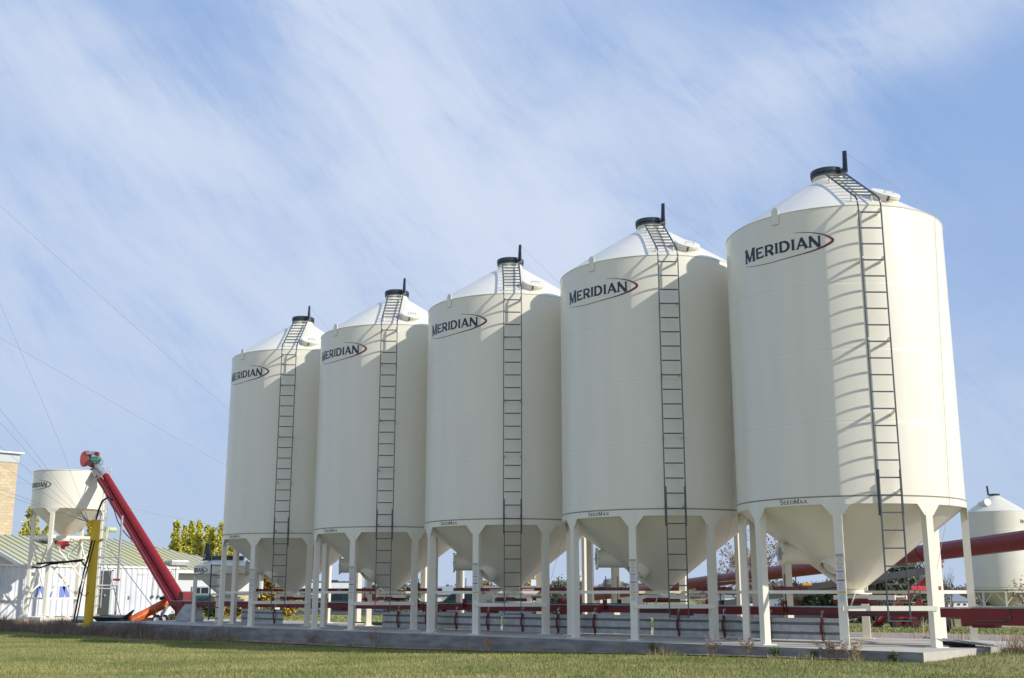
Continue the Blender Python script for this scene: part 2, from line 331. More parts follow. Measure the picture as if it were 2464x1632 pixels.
# ------------------------------------------------------------------ the big hopper bins
RB = 2.135; ZR, ZH, ZE = 2.475, 2.624, 8.03
LEG_A = [rad(-67.5+45*k) for k in range(8)]
LADA = rad(-44.2)
def bin_body(parent, R=RB, zr=ZR, zh=ZH, ze=ZE, seams=(6.55, 5.30, 3.96), m=CREAM, roof=True, zn=9.26, rn=.31):
    prof = [(R-.1, zr-.001), (R+.012, zr), (R+.012, zh-.022), (R-.012, zh-.018), (R-.012, zh), (R, zh+.002)]
    for s_ in sorted(seams): prof += [(R, s_-.07), (R, s_-.014), (R-.003, s_-.002), (R+.0008, s_+.002), (R, s_+.016), (R, s_+.07)]
    prof += [(R, ze-.02), (R+.012, ze)]
    b = MB(); b.lathe(prof, 144); o = b.build('bin_wall', m, parent, 20)
    b = MB(); b.lathe([(R-.001, zh-.024), (R+.0135, zh-.024), (R+.0135, zh-.006), (R-.001, zh-.006)], 144); b.build('ring_gap_shade', GAP_SHADE, parent)  # shadow of the gap at the band top, painted as a dark ring
    if roof:
        b = MB(); N = 144; V = []
        for i in range(9):
            t = i/8; r = (R+.012)*(1-t)+rn*t; zc = ze*(1-t)+zn*t
            for k in range(N):
                a = 2*pi*k/N; ph = (k % 18)/18; V.append((r*cos(a), r*sin(a), zc+.02*sin(pi*ph)*sin(pi*min(1, t*1.02))))
        b.add(V, [(i*N+k, i*N+(k+1) % N, (i+1)*N+(k+1) % N, (i+1)*N+k) for i in range(8) for k in range(N)]); b.build('roof', m, parent, 50)
    return o
def leg_mesh(a, zr=ZR, R=2.086, w=.15, t=.13, gus=.25):
    b = MB(); c, s_ = cos(a), sin(a); R0 = Matrix.Rotation(a, 3, 'Z')
    b.box((R*c, R*s_, zr/2), (t, w, zr-.002), M=R0)
    b.box((R*c, R*s_, .008), (t+.16, w+.13, .016), M=R0)
    ro = R-.068+.118
    tx, ty = -s_, c
    b.prism([(-gus, zr), (-w/2-.02, zr-.20), (w/2+.02, zr-.20), (gus, zr)], (ro*c, ro*s_, 0), (tx, ty, 0), (0, 0, 1), (c, s_, 0), .012)
    return b
def make_bin():
    t = thing('hopper_bin', (0, 0, 0), 'x', 'grain bin', group='tall cream hopper bins in a row on the concrete pad')
    bin_body(t)
    b = MB(); b.lathe([(.325, 9.22), (.325, 9.31), (.31, 9.32), (.31, 9.35)], 48); b.lathe([(.33, 9.27), (.335, 9.275), (.33, 9.28)], 48); b.build('roof_collar', CREAM, t)
    b = MB(); b.lathe([(.30, 9.345), (.345, 9.345), (.345, 9.375), (.332, 9.385), (.332, 9.395), (.352, 9.40), (.352, 9.475), (.34, 9.49), (0.001, 9.505)], 48); b.build('lid', DARK, t)
    b = MB(); c = Vector((.43, -.10, 0)); b.prism([(-.05, 9.33), (.05, 9.33), (.02, 9.80), (-.02, 9.80)], c, (-sin(-.25), cos(-.25), 0), (0, 0, 1), (cos(-.25), sin(-.25), 0), .05)
    b.bar(c+Vector((.075, -.04, 9.33)), c+Vector((.065, -.02, 9.79)), .015, .045); b.bar(c+Vector((-.10, .02, 9.4)), c+Vector((.06, 0, 9.4)), .05, .05); b.build('lid_opener', DARK, t)
    # hopper cone and slide gate
    b = MB(); N = 144; V = []
    for i in range(13):
        u = i/12; r = (RB-.03)*(1-u)+.17*u; z = 2.50*(1-u)+.985*u
        for k in range(N):
            a = 2*pi*k/N; V.append((r*cos(a), r*sin(a), z+.012*abs(sin(a*6))*sin(pi*u)))
    b.add(V, [(i*N+k, (i+1)*N+k, (i+1)*N+(k+1) % N, i*N+(k+1) % N) for i in range(12) for k in range(N)]); b.build('hopper_cone', CREAM, t, 50)
    b = MB(); b.tube((0, 0, .985), (0, 0, .93), .19, .19, 24); b.tube((0, 0, .93), (0, 0, .905), .33, .33, 32)
    for sy in (-1, 1): b.box((.32, sy*.235, .845), (1.25, .035, .085))
    b.box((.05, 0, .86), (.66, .44, .03)); b.box((.62, 0, .86), (.6, .40, .012)); b.box((-.3, 0, .845), (.03, .47, .085))
    b.build('slide_gate', CREAM, t)
    b = MB(); b.box((.02, 0, .765), (.72, .40, .075)); b.box((.1, -.27, .80), (.62, .02, .05)); b.build('gate_spout', RED, t)
    b = MB(); b.bar((.18, -.30, .93), (.08, -.30, .68), .03, .015); b.build('gate_lever', CREAM, t)
    for a in LEG_A: leg_mesh(a).build('leg', CREAM, t)
    # braces between the legs (the ladder bay has its brace lower)
    for k in range(8):
        a, c = LEG_A[k], LEG_A[(k+1) % 8]
        if k == 0: z, r_, h = .665, 2.16, .085
        else: z, r_, h = .945, 2.02, .06
        b = MB(); b.bar((r_*cos(a), r_*sin(a), z), (r_*cos(c), r_*sin(c), z), .05, h); b.build('brace', CREAM, t)
    # ladder
    tx, ty = -sin(LADA), cos(LADA); rx, ry = cos(LADA), sin(LADA); hw = .19
    def L(r, off, z): return Vector((rx*r+tx*off, ry*r+ty*off, z))
    lad = MB()
    for s_ in (-1, 1):
        for (z0, z1, dr, w) in ((.44, 3.05, .03, .034), (2.25, 7.98, 0, .028)): lad.bar(L(2.335+dr, s_*(hw+(.022 if z0 > 1 else 0)), z0), L(2.335+dr, s_*(hw+(.022 if z0 > 1 else 0)), z1), .020, w, up=(rx, ry, 0))
        lad.path([L(2.335, s_*(hw+.022), 7.96), L(2.32, s_*(hw+.022), 8.05), L(2.23, s_*(hw+.022), 8.15), L(.52, s_*(hw+.022), 9.25)], .019, 6)
    lo = lad.build('ladder', SLATE, t)
    z = .46
    while z < 8.0:
        dr = .03 if z < 2.4 else 0; r_ = MB(); r_.bar(L(2.335+dr, -hw, z), L(2.335+dr, hw, z), .024, .024); r_.build('rung', SLATE, lo); z += .3065
    for k in range(8):
        u = (k+.3)/7.6; rr = 2.12*(1-u)+.52*u; zc = 8.21*(1-u)+9.24*u; r_ = MB(); r_.bar(L(rr, -hw-.01, zc), L(rr, hw+.01, zc), .035, .018); r_.build('rung', SLATE, lo)
    for z in (7.88, 6.95, 5.42, 4.10, 2.70):
        for s_ in (-1, 1): b = MB(); b.bar(L(2.335, s_*hw, z), L(2.12, s_*(hw+.0), z-.04), .03, .045); b.build('ladder_bracket', CREAM, lo)
    for u in (.12, .9):
        rr = 2.12*(1-u)+.52*u; zc = 8.21*(1-u)+9.24*u
        for s_ in (-1, 1): b = MB(); b.bar(L(rr, s_*hw, zc), L(rr, s_*hw, zc-.19), .02, .03); b.build('ladder_bracket', CREAM, lo)
    # roof hatch
    a = rad(-27); T = Matrix.Translation(Vector((1.72*cos(a), 1.72*sin(a), 8.255))) @ Matrix.Rotation(a, 4, 'Z') @ Matrix.Rotation(rad(33), 4, 'Y')
    b = MB(); b.T = T; b.lathe([(.27, -.12), (.27, .12), (.262, .125), (.262, .13), (.285, .13), (.285, .19), (.275, .20), (.001, .205)], 40); h = b.build('roof_hatch', CREAM, t)
    b = MB(); b.T = T; b.box((.27, -.10, .13), (.03, .03, .10)); b.build('hatch_latch', SLATE, h); b = MB(); b.T = T; b.path([(.1, -.1, .205), (.1, -.1, .25), (.1, .1, .25), (.1, .1, .205)], .006, 5); b.build('hatch_handle', SLATE, h)
    # lifting lug
    a = rad(-90.3); b = MB(); poly = [(-.075, 7.84), (.075, 7.84), (.075, 8.10)]+[(.075*cos(q), 8.10+.075*sin(q)) for q in np.linspace(.2, pi-.2, 7)]+[(-.075, 8.10)]
    b.prism(poly, ((RB+.006)*cos(a), (RB+.006)*sin(a), 0), (-sin(a), cos(a), 0), (0, 0, 1), (cos(a), sin(a), 0), .014)
    b.mi = 1; b.tube(((RB+.018)*cos(a), (RB+.018)*sin(a), 8.11), ((RB+.024)*cos(a), (RB+.024)*sin(a), 8.11), .033, n=14); b.build('lifting_lug', [CREAM, WHITE], t)
    # aeration tube
    a = rad(-131.6); c, s_ = cos(a), sin(a); z = 1.665
    b = MB(); b.tube((.45*c, .45*s_, z), (1.40*c, 1.40*s_, z), .195, n=36); au = b.build('aeration_tube', CREAM, t)
    b = MB(); b.tube((1.385*c, 1.385*s_, z), (1.40*c, 1.40*s_, z), .235, n=36); b.tube((1.40*c, 1.40*s_, z), (1.412*c, 1.412*s_, z), .235, n=36)
    b.mi = 1
    for q in range(4): w = q*pi/2; y = -s_*cos(w)*.225; b.tube((1.37*c-s_*cos(w)*.222, 1.37*s_+c*cos(w)*.222, z+sin(w)*.222), (1.43*c-s_*cos(w)*.222, 1.43*s_+c*cos(w)*.222, z+sin(w)*.222), .012, n=6)
    b.mi = 2; b.tube((1.412*c, 1.412*s_, z), (1.416*c, 1.416*s_, z), .13, n=30)
    b.build('flange', [CREAM, SLATE, mat('screen_mesh', (.35, .34, .30), .7)], au)
    # access port low on the cone
    a = rad(-92); c, s_ = cos(a), sin(a); z = 1.40
    b = MB(); b.T = Matrix.Translation(Vector((.76*c, .76*s_, z))) @ Matrix.Rotation(rad(-112), 4, 'Z') @ Matrix.Rotation(rad(135), 4, 'Y')
    b.lathe([(.23, -.35), (.23, .09), (.212, .09), (.212, -.0), (.212, -.01)], 40); ap = b.build('access_port', CREAM, t)
    b = MB(); b.T = Matrix.Translation(Vector((.76*c, .76*s_, z))) @ Matrix.Rotation(rad(-112), 4, 'Z') @ Matrix.Rotation(rad(135), 4, 'Y')
    b.lathe([(.001, .03), (.16, .03), (.175, .012)], 32); b.tube((0, 0, .02), (0, .0, .06), .015, n=8); b.mi = 1; b.lathe([(.176, .008), (.211, .008)], 32); b.build('port_cover', [CREAM, INK], ap)
    # pull cord from the lid opener down to the leg
    al = LEG_A[1]
    a2 = rad(9); P = [(.46, -.10, 9.78), (2.16*cos(rad(4)), 2.16*sin(rad(4)), 8.07), (2.15*cos(rad(2)), 2.15*sin(rad(2)), 7.9), (2.16*cos(rad(-4)), 2.16*sin(rad(-4)), 5.2), (2.17*cos(rad(-8)), 2.17*sin(rad(-8)), 2.5), (2.0*cos(rad(-17)), 2.0*sin(rad(-17)), 1.25)]
    b = MB(); b.path(P, .0035, 5); b.build('pull_cord', ROPE, t)
    # lettering
    wrap(LOGO_M, 'logo_lettering', NAVY, t, RB+.004, -pi/2); wrap(SWO_M, 'logo_swoosh', MAROON, t, RB+.004, -pi/2)
    wrap(SEED_M, 'band_lettering', INK, t, RB+.016, -pi/2, du=.02)
    # warning labels stacked on the front leg
    a = LEG_A[0]; c, s_ = cos(a), sin(a); r0 = 2.086+.068; b = MB(); R0 = Matrix.Rotation(a, 3, 'Z')
    def lab(z0, z1, mi, w=.062, pr=.0):
        b.mi = mi; b.box(((r0+pr)*c+(-s_)*-.0, (r0+pr)*s_, (z0+z1)/2), (.004, w*2, z1-z0), M=R0)
    zt = 1.60
    for hd, hh, dz in ((3, .03, .045), (1, .012, .115), (1, .018, .135), (2, .012, .15), (2, .02, .20), (1, .03, .19)):
        lab(zt-hh, zt, hd, pr=.003); lab(zt-dz+.012, zt-hh-.004, 0)
        q = zt-hh-.018
        while q > zt-dz+.022: lab(q-.0035, q, 4, .045, .003); q -= .013
        zt -= dz
    b.build('warning_labels', [WHITE, YELB, REDB, mat('label_blue', (.25, .35, .5), .6), mat('label_print', (.35, .35, .37), .7)], t)
    return t
bin0 = make_bin(); index(bin0)
SP = 4.63036
BL = ['tall cream hopper bin at the right end of the row, nearest, sunlit on its right',
      'tall cream hopper bin second from the right end, directly left of the nearest bin',
      'tall cream hopper bin in the middle of the row of five',
      'tall cream hopper bin second from the left end of the row of five tall bins',
      'leftmost of the five tall cream hopper bins, beside the squat small bin']
for i in range(5):
    o = bin0 if i == 0 else copy_tree(bin0)
    o.location = (-SP*i, 0, 0); o['label'] = BL[i]
# the squat hopper bin at the far end of the row
def small_bin():
    t = thing('small_hopper_bin', (-22.2, 0, 0), 'squat little cream hopper bin with shallow roof, past the left end of the tall row', 'grain bin')
    R = 1.05; bin_body(t, R, 1.52, 1.53, 1.775, (), CREAM, True, 1.97, .52)
    b = MB(); b.lathe([(.50, 1.95), (.50, 2.00), (.53, 2.00), (.53, 2.10), (.48, 2.115), (.001, 2.12)], 48); b.build('lid', DARK, t)
    c = Vector((-.25, -.62, 0)); b = MB(); b.prism([(-.12, 1.95), (.16, 1.95), (.05, 2.50), (-.05, 2.50)], c, (.8, .6, 0), (0, 0, 1), (.6, -.8, 0), .06); b.build('lid_opener', DARK, t)
    b = MB(); b.path([c+Vector((.0, -.1, 2.1)), c+Vector((.12, -.14, 2.16)), c+Vector((.1, -.14, 2.05)), c+Vector((-.05, -.2, 1.95))], .012, 5); b.build('pull_cord', WHITE, t)
    b = MB(); b.lathe([(R-.03, 1.53), (.17, .80), (.17, .74)], 96); b.build('hopper_cone', CREAM, t)
    b = MB(); b.box((.2, 0, .70), (1.0, .5, .08)); b.build('slide_gate', CREAM, t)
    la = rad(-45); LA = [la+rad(90*k) for k in range(4)]; Rl = 1.02
    for a in LA:
        b = MB(); b.box((Rl*cos(a), Rl*sin(a), .76), (.10, .12, 1.52), M=Matrix.Rotation(a, 3, 'Z')); b.box((Rl*cos(a), Rl*sin(a), .008), (.26, .26, .016), M=Matrix.Rotation(a, 3, 'Z')); b.build('leg', CREAM, t)
    for k in range(4):
        a, c = LA[k], LA[(k+1) % 4]; b = MB(); b.bar((Rl*cos(a), Rl*sin(a), .885), (Rl*cos(c), Rl*sin(c), .885), .05, .06); b.build('brace', CREAM, t)
    tx, ty = -sin(la), cos(la); rx, ry = cos(la), sin(la); b = MB(); r_ = 1.32
    for s_ in (-1, 1): b.bar((rx*r_+tx*s_*.2, ry*r_+ty*s_*.2, .10), (rx*r_+tx*s_*.2, ry*r_+ty*s_*.2, 1.82), .03, .04)
    lo = b.build('ladder', SLATE, t)
    for k in range(6): z = .16+k*.325; b = MB(); b.bar((rx*r_-tx*.2, ry*r_-ty*.2, z), (rx*r_+tx*.2, ry*r_+ty*.2, z), .028); b.build('rung', SLATE, lo)
    def D_(VF): return ([(u*.60+.02, (v-7.26)*.58+1.585) for u, v in VF[0]], VF[1])
    wrap(D_(LOGO_M), 'logo_lettering', INK, t, R+.006, -pi/2-.24); wrap(D_(SWO_M), 'logo_swoosh', INK, t, R+.006, -pi/2-.24)
    b = MB(); a = la; M = Matrix.Rotation(a, 3, 'Z')
    for k, z in enumerate((1.62, 1.42, 1.20, .98)):
        b.mi = 0; b.box((1.075*cos(a), 1.075*sin(a), z-.11), (.004, .11, .16), M=M); b.mi = 1+(k % 2); b.box((1.078*cos(a), 1.078*sin(a), z-.02), (.004, .11, .02), M=M)
    b.build('warning_labels', [WHITE, YELB, REDB], t)
small_bin()
# ------------------------------------------------------------------ long red belt conveyor under the bins
def conveyor():
    t = thing('belt_conveyor', (0, 0, 0), 'long dark red belt conveyor running under all the bin hoppers', 'conveyor')
    b = MB(); x = -25.4
    b.box((-11.6, -.215, .575), (27.6, .03, .15)); b.box((-11.6, .215, .575), (27.6, .03, .15)); b.box((-11.6, 0, .51), (27.6, .40, .02))
    for x in np.arange(-24.5, 2.0, 3.05): b.box((x, -.235, .575), (.10, .014, .19))
    for x in (-20.7, -16.0, -12.1, -9.9, -7.2, -4.0, -.3): b.box((x, -.1, .47), (.42, .26, .07))
    b.build('trough', RED, t)
    b = MB(); b.box((-11.6, -.10, .664), (27.4, .30, .014)); b.box((-11.6, .14, .67), (27.4, .16, .01)); b.build('cover_sheet', GALV, t)
    b = MB(); b.box((3.95, -.22, .52), (3.6, .035, .28)); b.box((3.95, .22, .52), (3.6, .035, .28)); b.box((2.5, 0, .37), (.4, .3, .08)); b.box((2.17, 0, .5), (.04, .48, .30)); b.box((3.9, 0, .40), (3.4, .4, .02)); b.build('drive_end', RED, t)
    b = MB(); b.box((3.8, 0, .672), (3.3, .46, .014)); b.box((2.9, -.1, .69), (1.1, .3, .014)); b.build('end_cover', GALV, t)
    b = MB(); b.tube((2.45, -.255, .455), (2.95, -.255, .455), .011); b.tube((3.02, -.24, .52), (3.02, -.265, .52), .022); b.tube((3.0, -.24, .635), (3.0, -.265, .635), .022)
    for x in (3.62, 3.78): b.tube((x, -.24, .47-(x-3.6)*-.05), (x, -.30, .47-(x-3.6)*-.05), .05, n=14)
    for x in (3.42,): b.box((x, -.25, .45), (.04, .03, .14))
    b.bar((3.3, -.3, .34), (5.4, -.3, .20), .06, .02); b.build('drive_fittings', SLATE, t)
    b = MB(); b.path([(2.2-.5-i*.5, -.245, .60-.05*sin(pi*i/6)) for i in range(0, 7)], .012, 5); b.path([(-3.2-i*.5, -.26, .69-.11*sin(pi*(i/6))) for i in range(0, 7)], .012, 5); b.path([(-13+i*.5, -.2, .685+.008*sin(i)) for i in range(0, 20)], .012, 5); b.build('cable', mat('blue_cable', (.03, .09, .13), .5), t)
    for i in range(-1, 5):       # hangers: threaded rods in red brackets
        for dx in (-1.38, 1.42):
            if i == 5: continue
            X = -SP*i+dx if i >= 0 else None
            if X is None: continue
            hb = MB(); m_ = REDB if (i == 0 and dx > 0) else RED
            hb.box((X, 0, 1.015), (.07, 1.22, .075)); hb.box((X, -.34, 1.015), (.085, .06, .09)); hb.box((X, .34, 1.015), (.085, .06, .09)); h = hb.build('hanger_bar', m_, t)
            rr = MB()
            for y in (-.21, .21): rr.tube((X, y, .60), (X, y, 1.30), .011, n=6)
            for y in (-.42, .42): rr.tube((X, y, .92), (X, y, .98), .01, n=6); rr.box((X, y, .92), (.14, .03, .015))
            rr.build('threaded_rod', SLATE, h)
            for y in (-.255, .255): br = MB(); br.box((X-.035, y, .68), (.02, .035, .22)); br.box((X+.035, y, .68), (.02, .035, .22)); br.box((X, y, .74), (.09, .045, .07)); br.build('hanger_bracket', m_, h)
    return t
conveyor()
# galvanized side panels hanging below the conveyor
def panel():
    t = thing('splash_guard', (0, 0, 0), 'x', 'splash guard', group='galvanized ribbed panels hung under the conveyor')
    b = MB(); L = 2.24; Z = [.455, .375, .365, .335, .325, .195, .185, .155, .145, .05]; Y = [0, 0, .022, .022, 0, 0, .022, .022, 0, 0]
    V = [(x, y, z) for x in (0, L) for y, z in zip(Y, Z)]+[(x, y+.006, z) for x in (0, L) for y, z in zip(Y, Z)]
    n = len(Z); b.add(V, [(i, i+1, n+i+1, n+i) for i in range(n-1)]+[(2*n+i, 3*n+i, 3*n+i+1, 2*n+i+1) for i in range(n-1)]+[(0, n, 3*n, 2*n), (n-1, 3*n-1, 4*n-1, 2*n-1)]+[(i, 2*n+i, 2*n+i+1, i+1) for i in range(n-1)]); b.build('sheet', GALV, t, 20)
    b = MB()
    for z in (.35, .17): b.box((L/2, .012, z), (L-.01, .003, .028))
    b.build('rib_groove', GALVD, t)
    for x in (.68, 1.82):
        b = MB(); b.path([(x, -.025, .47), (x, -.025, .40), (x-.02, -.04, .34), (x-.02, -.04, .2), (x, -.025, .14), (x+.01, -.02, .03)], .022, 6); h = b.build('hanger_strap', RED, t)
        b = MB(); b.path([(x, .03, .60), (x-.015, .0, .57), (x+.01, -.02, .52), (x, -.02, .46)], .008, 5); b.path([(x+.03, .03, .60), (x+.02, -.01, .54)], .008, 5); b.build('clip', CHROME, h)
    return t
pn = panel(); index(pn)
PXS = [(-2.26, 'right-hand'), (-4.50, 'second'), (-6.80, 'third'), (-9.07, 'fourth'), (-11.36, 'fifth'), (-13.64, 'sixth'), (-20.5, 'isolated')]
for i, (x, w) in enumerate(PXS):
    o = pn if i == 0 else copy_tree(pn); o.location = (x, -.48+(.02 if i % 2 else 0), random.uniform(-.01, .01)); o.rotation_euler = (0, rad(random.uniform(-.3, .3)), 0)
    o['label'] = ['galvanized ribbed panel under the nearest bin, right end of the panel run', 'galvanized ribbed panel just left of the panel under the nearest bin', 'galvanized ribbed panel under the second bin from the right, third from the right end',
                  'galvanized ribbed panel between the second and middle bins, fourth from the right end', 'galvanized ribbed panel under the middle bin, fifth from the right end', 'galvanized ribbed panel at the left end of the long panel run', 'galvanized ribbed panel hanging alone under the leftmost tall bin'][i]
# loose sheet and pipe on the pad
b = MB(); b.T = Matrix.Translation((2.0, -.35, .0)) @ Matrix.Rotation(rad(52), 4, 'Z') @ Matrix.Rotation(rad(7), 4, 'Y')
for k in range(6):
    z = .10+(.022 if k % 2 else 0); b.box((.1, -.25+k*.1, z), (1.15, .098, .012))
b.mi = 1; b.box((.1, 0, .05), (.5, .3, .07)); tag(b.build('loose_metal_sheet', [GALV, BLACK]), 'bent grey metal sheet lying on the pad near the nearest bin right leg', 'metal sheet')
b = MB(); b.tube((-17.2, 1.4, .06), (-12.2, .65, .08), .022); b.box((-12.3, .65, .03), (.08, .08, .06)); b.box((-15.9, 1.3, .05), (.45, .2, .1)); b.box((-14.8, 1.2, .05), (.5, .2, .1)); tag(b.build('steel_pipe', SLATE), 'long dark steel pipe lying on blocks under the second tall bin from the left', 'pipe')
# beige fan housing and blue jug seen over the conveyor
X, Y = -10.15, .15
b = MB(); b.T = Matrix.Translation((X, Y, .68)); b.tube((-.1, 0, .12), (.08, .05, .12), .12, n=24); b.prism([(-.35, 0), (.0, 0), (.0, .2), (-.1, .22)], (0, -.1, 0), (1, 0, 0), (0, 0, 1), (0, 1, 0), .16); tag(b.build('fan_housing', CREAM), 'small beige fan housing standing on the conveyor cover beneath the middle bin', 'fan housing')
b = MB(); b.T = Matrix.Translation((X+.32, Y+.1, .68)); b.prism([(-.1, 0), (.16, 0), (.12, .1), (.04, .17), (.03, .2), (-.06, .2), (-.08, .1)], (0, -.07, 0), (1, 0, 0), (0, 0, 1), (0, 1, 0), .14); b.mi = 1; b.tube((0, 0, .2), (0, 0, .24), .035, n=12); tag(b.build('blue_jug', [mat('pale_blue_plastic', (.28, .5, .65), .4), WHITE]), 'pale blue plastic jug beside the beige fan housing beneath the middle bin', 'jug')
# ------------------------------------------------------------------ more helpers
def ony(x, y, Y):               # point seen at pixel (x, y) on the vertical plane Y
    d = FW + RT*(x-1232)/FPX - UPV*(y-816)/FPX; t = (Y-CAM[1])/d[1]; return Vector(CAM+d*t)
def onx(x, y, X):
    d = FW + RT*(x-1232)/FPX - UPV*(y-816)/FPX; t = (X-CAM[0])/d[0]; return Vector(CAM+d*t)
def frame(D_or_p):              # heading that faces the camera from a point
    return atan2(CAM[1]-D_or_p[1], CAM[0]-D_or_p[0])
def leaves(C, n, size, spread, seed=0, flat=.5):    # n leaf quads scattered round each clump centre
    r = np.random.default_rng(seed); C = np.array(C, float); k = len(C)
    P = np.repeat(C, n, 0); P = P + r.normal(0, 1, P.shape)*np.repeat(np.array(spread if hasattr(spread, '__len__') else [spread]*k), n)[:, None]
    m = len(P); a = r.normal(0, 1, (m, 3)); a /= np.linalg.norm(a, axis=1)[:, None]; b = np.cross(a, r.normal(0, 1, (m, 3))); b /= np.linalg.norm(b, axis=1)[:, None]
    s = size*r.uniform(.6, 1.3, (m, 1)); V = np.stack([P-a*s-b*s*flat, P+a*s-b*s*flat, P+a*s+b*s*flat, P-a*s+b*s*flat], 1).reshape(-1, 3)
    F = np.arange(4*m).reshape(-1, 4); return V, F
def leafmat(name, c1, c2, vs=1.2):
    m = mat(name, c1, .7, vscale=vs, col2=c2, detail=6, lo=.4, hi=.6, spec=.2)
    m.node_tree.nodes['Principled BSDF'].inputs['Transmission Weight'].default_value = 0
    return m
POPLAR = [leafmat('poplar_leaf_yellow', (.64, .56, .08), (.74, .63, .11), .8), leafmat('poplar_leaf_green', (.28, .33, .06), (.46, .48, .09), .8)]
def poplar(x, y, h, w, label, group, seed, nl=70, lf=.11, columns=1, mats=None):
    z = gz(x, y); t = thing('poplar_tree', (x, y, z), label, 'tree', group=group); r = random.Random(seed)
    b = MB(); b.path([(0, 0, -.3), (.03, 0, h*.4), (0, .04, h*.93)], [h*.014+.05, h*.010+.02, .015], 7)
    C = []; sp = []
    for i in range(115):
        u = r.random()**.8; zz_ = h*(.16+.82*u); rad_ = w*.5*(1-.85*u**1.3)*(.3+.75*r.random()); a = r.uniform(0, 2*pi)
        c = (rad_*cos(a), rad_*sin(a), zz_+r.uniform(-.1, .3)); C.append(c); sp.append(.05+.09*(1-u)*w/1.4+.04*r.random())
        if i % 2 == 0: b.path([(0, 0, max(.3, zz_-rad_*1.6-.3)), (c[0]*.55, c[1]*.55, zz_-rad_*.6), c], [.03, .02, .008], 4)
    b.build('trunk', WOODD, t)
    V, F = leaves(C, nl, lf, sp, seed); mi = (np.random.default_rng(seed).random(len(F)) < .42).astype(int)
    npmesh('crown', V, F, mats or POPLAR, t, mi); return t
def bare_tree(x, y, h, label, seed, spread=.5, group=None, leafy=0, lm=None, levels=5, z0=None, thick=1.):
    z = gz(x, y) if z0 is None else z0; t = thing('bare_tree', (x, y, z), label, 'tree', group=group); r = random.Random(seed); tr = MB(); br = MB(); tips = []
    def grow(p, d, L, w, lv):
        q = p+d*L; m = (p+q)/2+Vector((r.uniform(-1, 1), r.uniform(-1, 1), 0))*L*.06
        (tr if lv == 0 else br).path([p, m, q], [w, w*.8, w*.6], 6 if lv < 2 else 3)
        if lv >= levels: tips.append(tuple(q)); return
        n = 3 if lv < 3 else 2
        for i in range(n):
            a = r.uniform(0, 2*pi); e = r.uniform(.3, .75)*(spread/.5); pv = Vector((cos(a), sin(a), 0)); nd = (d*cos(e)+pv*sin(e)+Vector((0, 0, .10))).normalized()
            grow(p+(q-p)*r.uniform(.55, 1.0), nd, L*r.uniform(.62, .82), w*.56, lv+1)
        if lv < 3: grow(q, (d+Vector((r.uniform(-.15, .15), r.uniform(-.15, .15), .1))).normalized(), L*.72, w*.62, lv+1)
    grow(Vector((0, 0, -.2)), Vector((0, 0, 1)), h*.30, h*.017*thick, 0)
    tr.build('trunk', WOODD, t); br.build('branches', TWIG, t)
    if leafy:
        V, F = leaves(tips, leafy, .05, .12, seed); npmesh('leaves', V, F, lm, t)
    return t
TWIG = mat('bare_twigs', (.17, .125, .10), .9, var=.2, vscale=6)
def bush(x, y, h, w, label, seed, mats, n=55, lf=.09, nc=40, name='bush', cat='bush', lift=.0, group=None):
    z = gz(x, y); t = thing(name, (x, y, z), label, cat, group=group); r = random.Random(seed); C = []; b = MB()
    for i in range(nc):
        a = r.uniform(0, 2*pi); u = r.random(); rr = w*.5*sqrt(r.random())*(1-.5*u*u); c = (rr*cos(a), rr*sin(a), lift+(h-lift)*(.08+.85*u)); C.append(c)
        if i % 3 == 0: b.path([(c[0]*.1, c[1]*.1, -.1), (c[0]*.6, c[1]*.6, c[2]*.5), c], [.05*h/3, .03*h/3, .01], 4)
    b.build('trunk', WOODD, t); V, F = leaves(C, n, lf, h*.07+w*.035, seed); mi = (np.random.default_rng(seed).random(len(F)) < .45).astype(int)
    npmesh('crown', V, F, mats, t, mi); return t
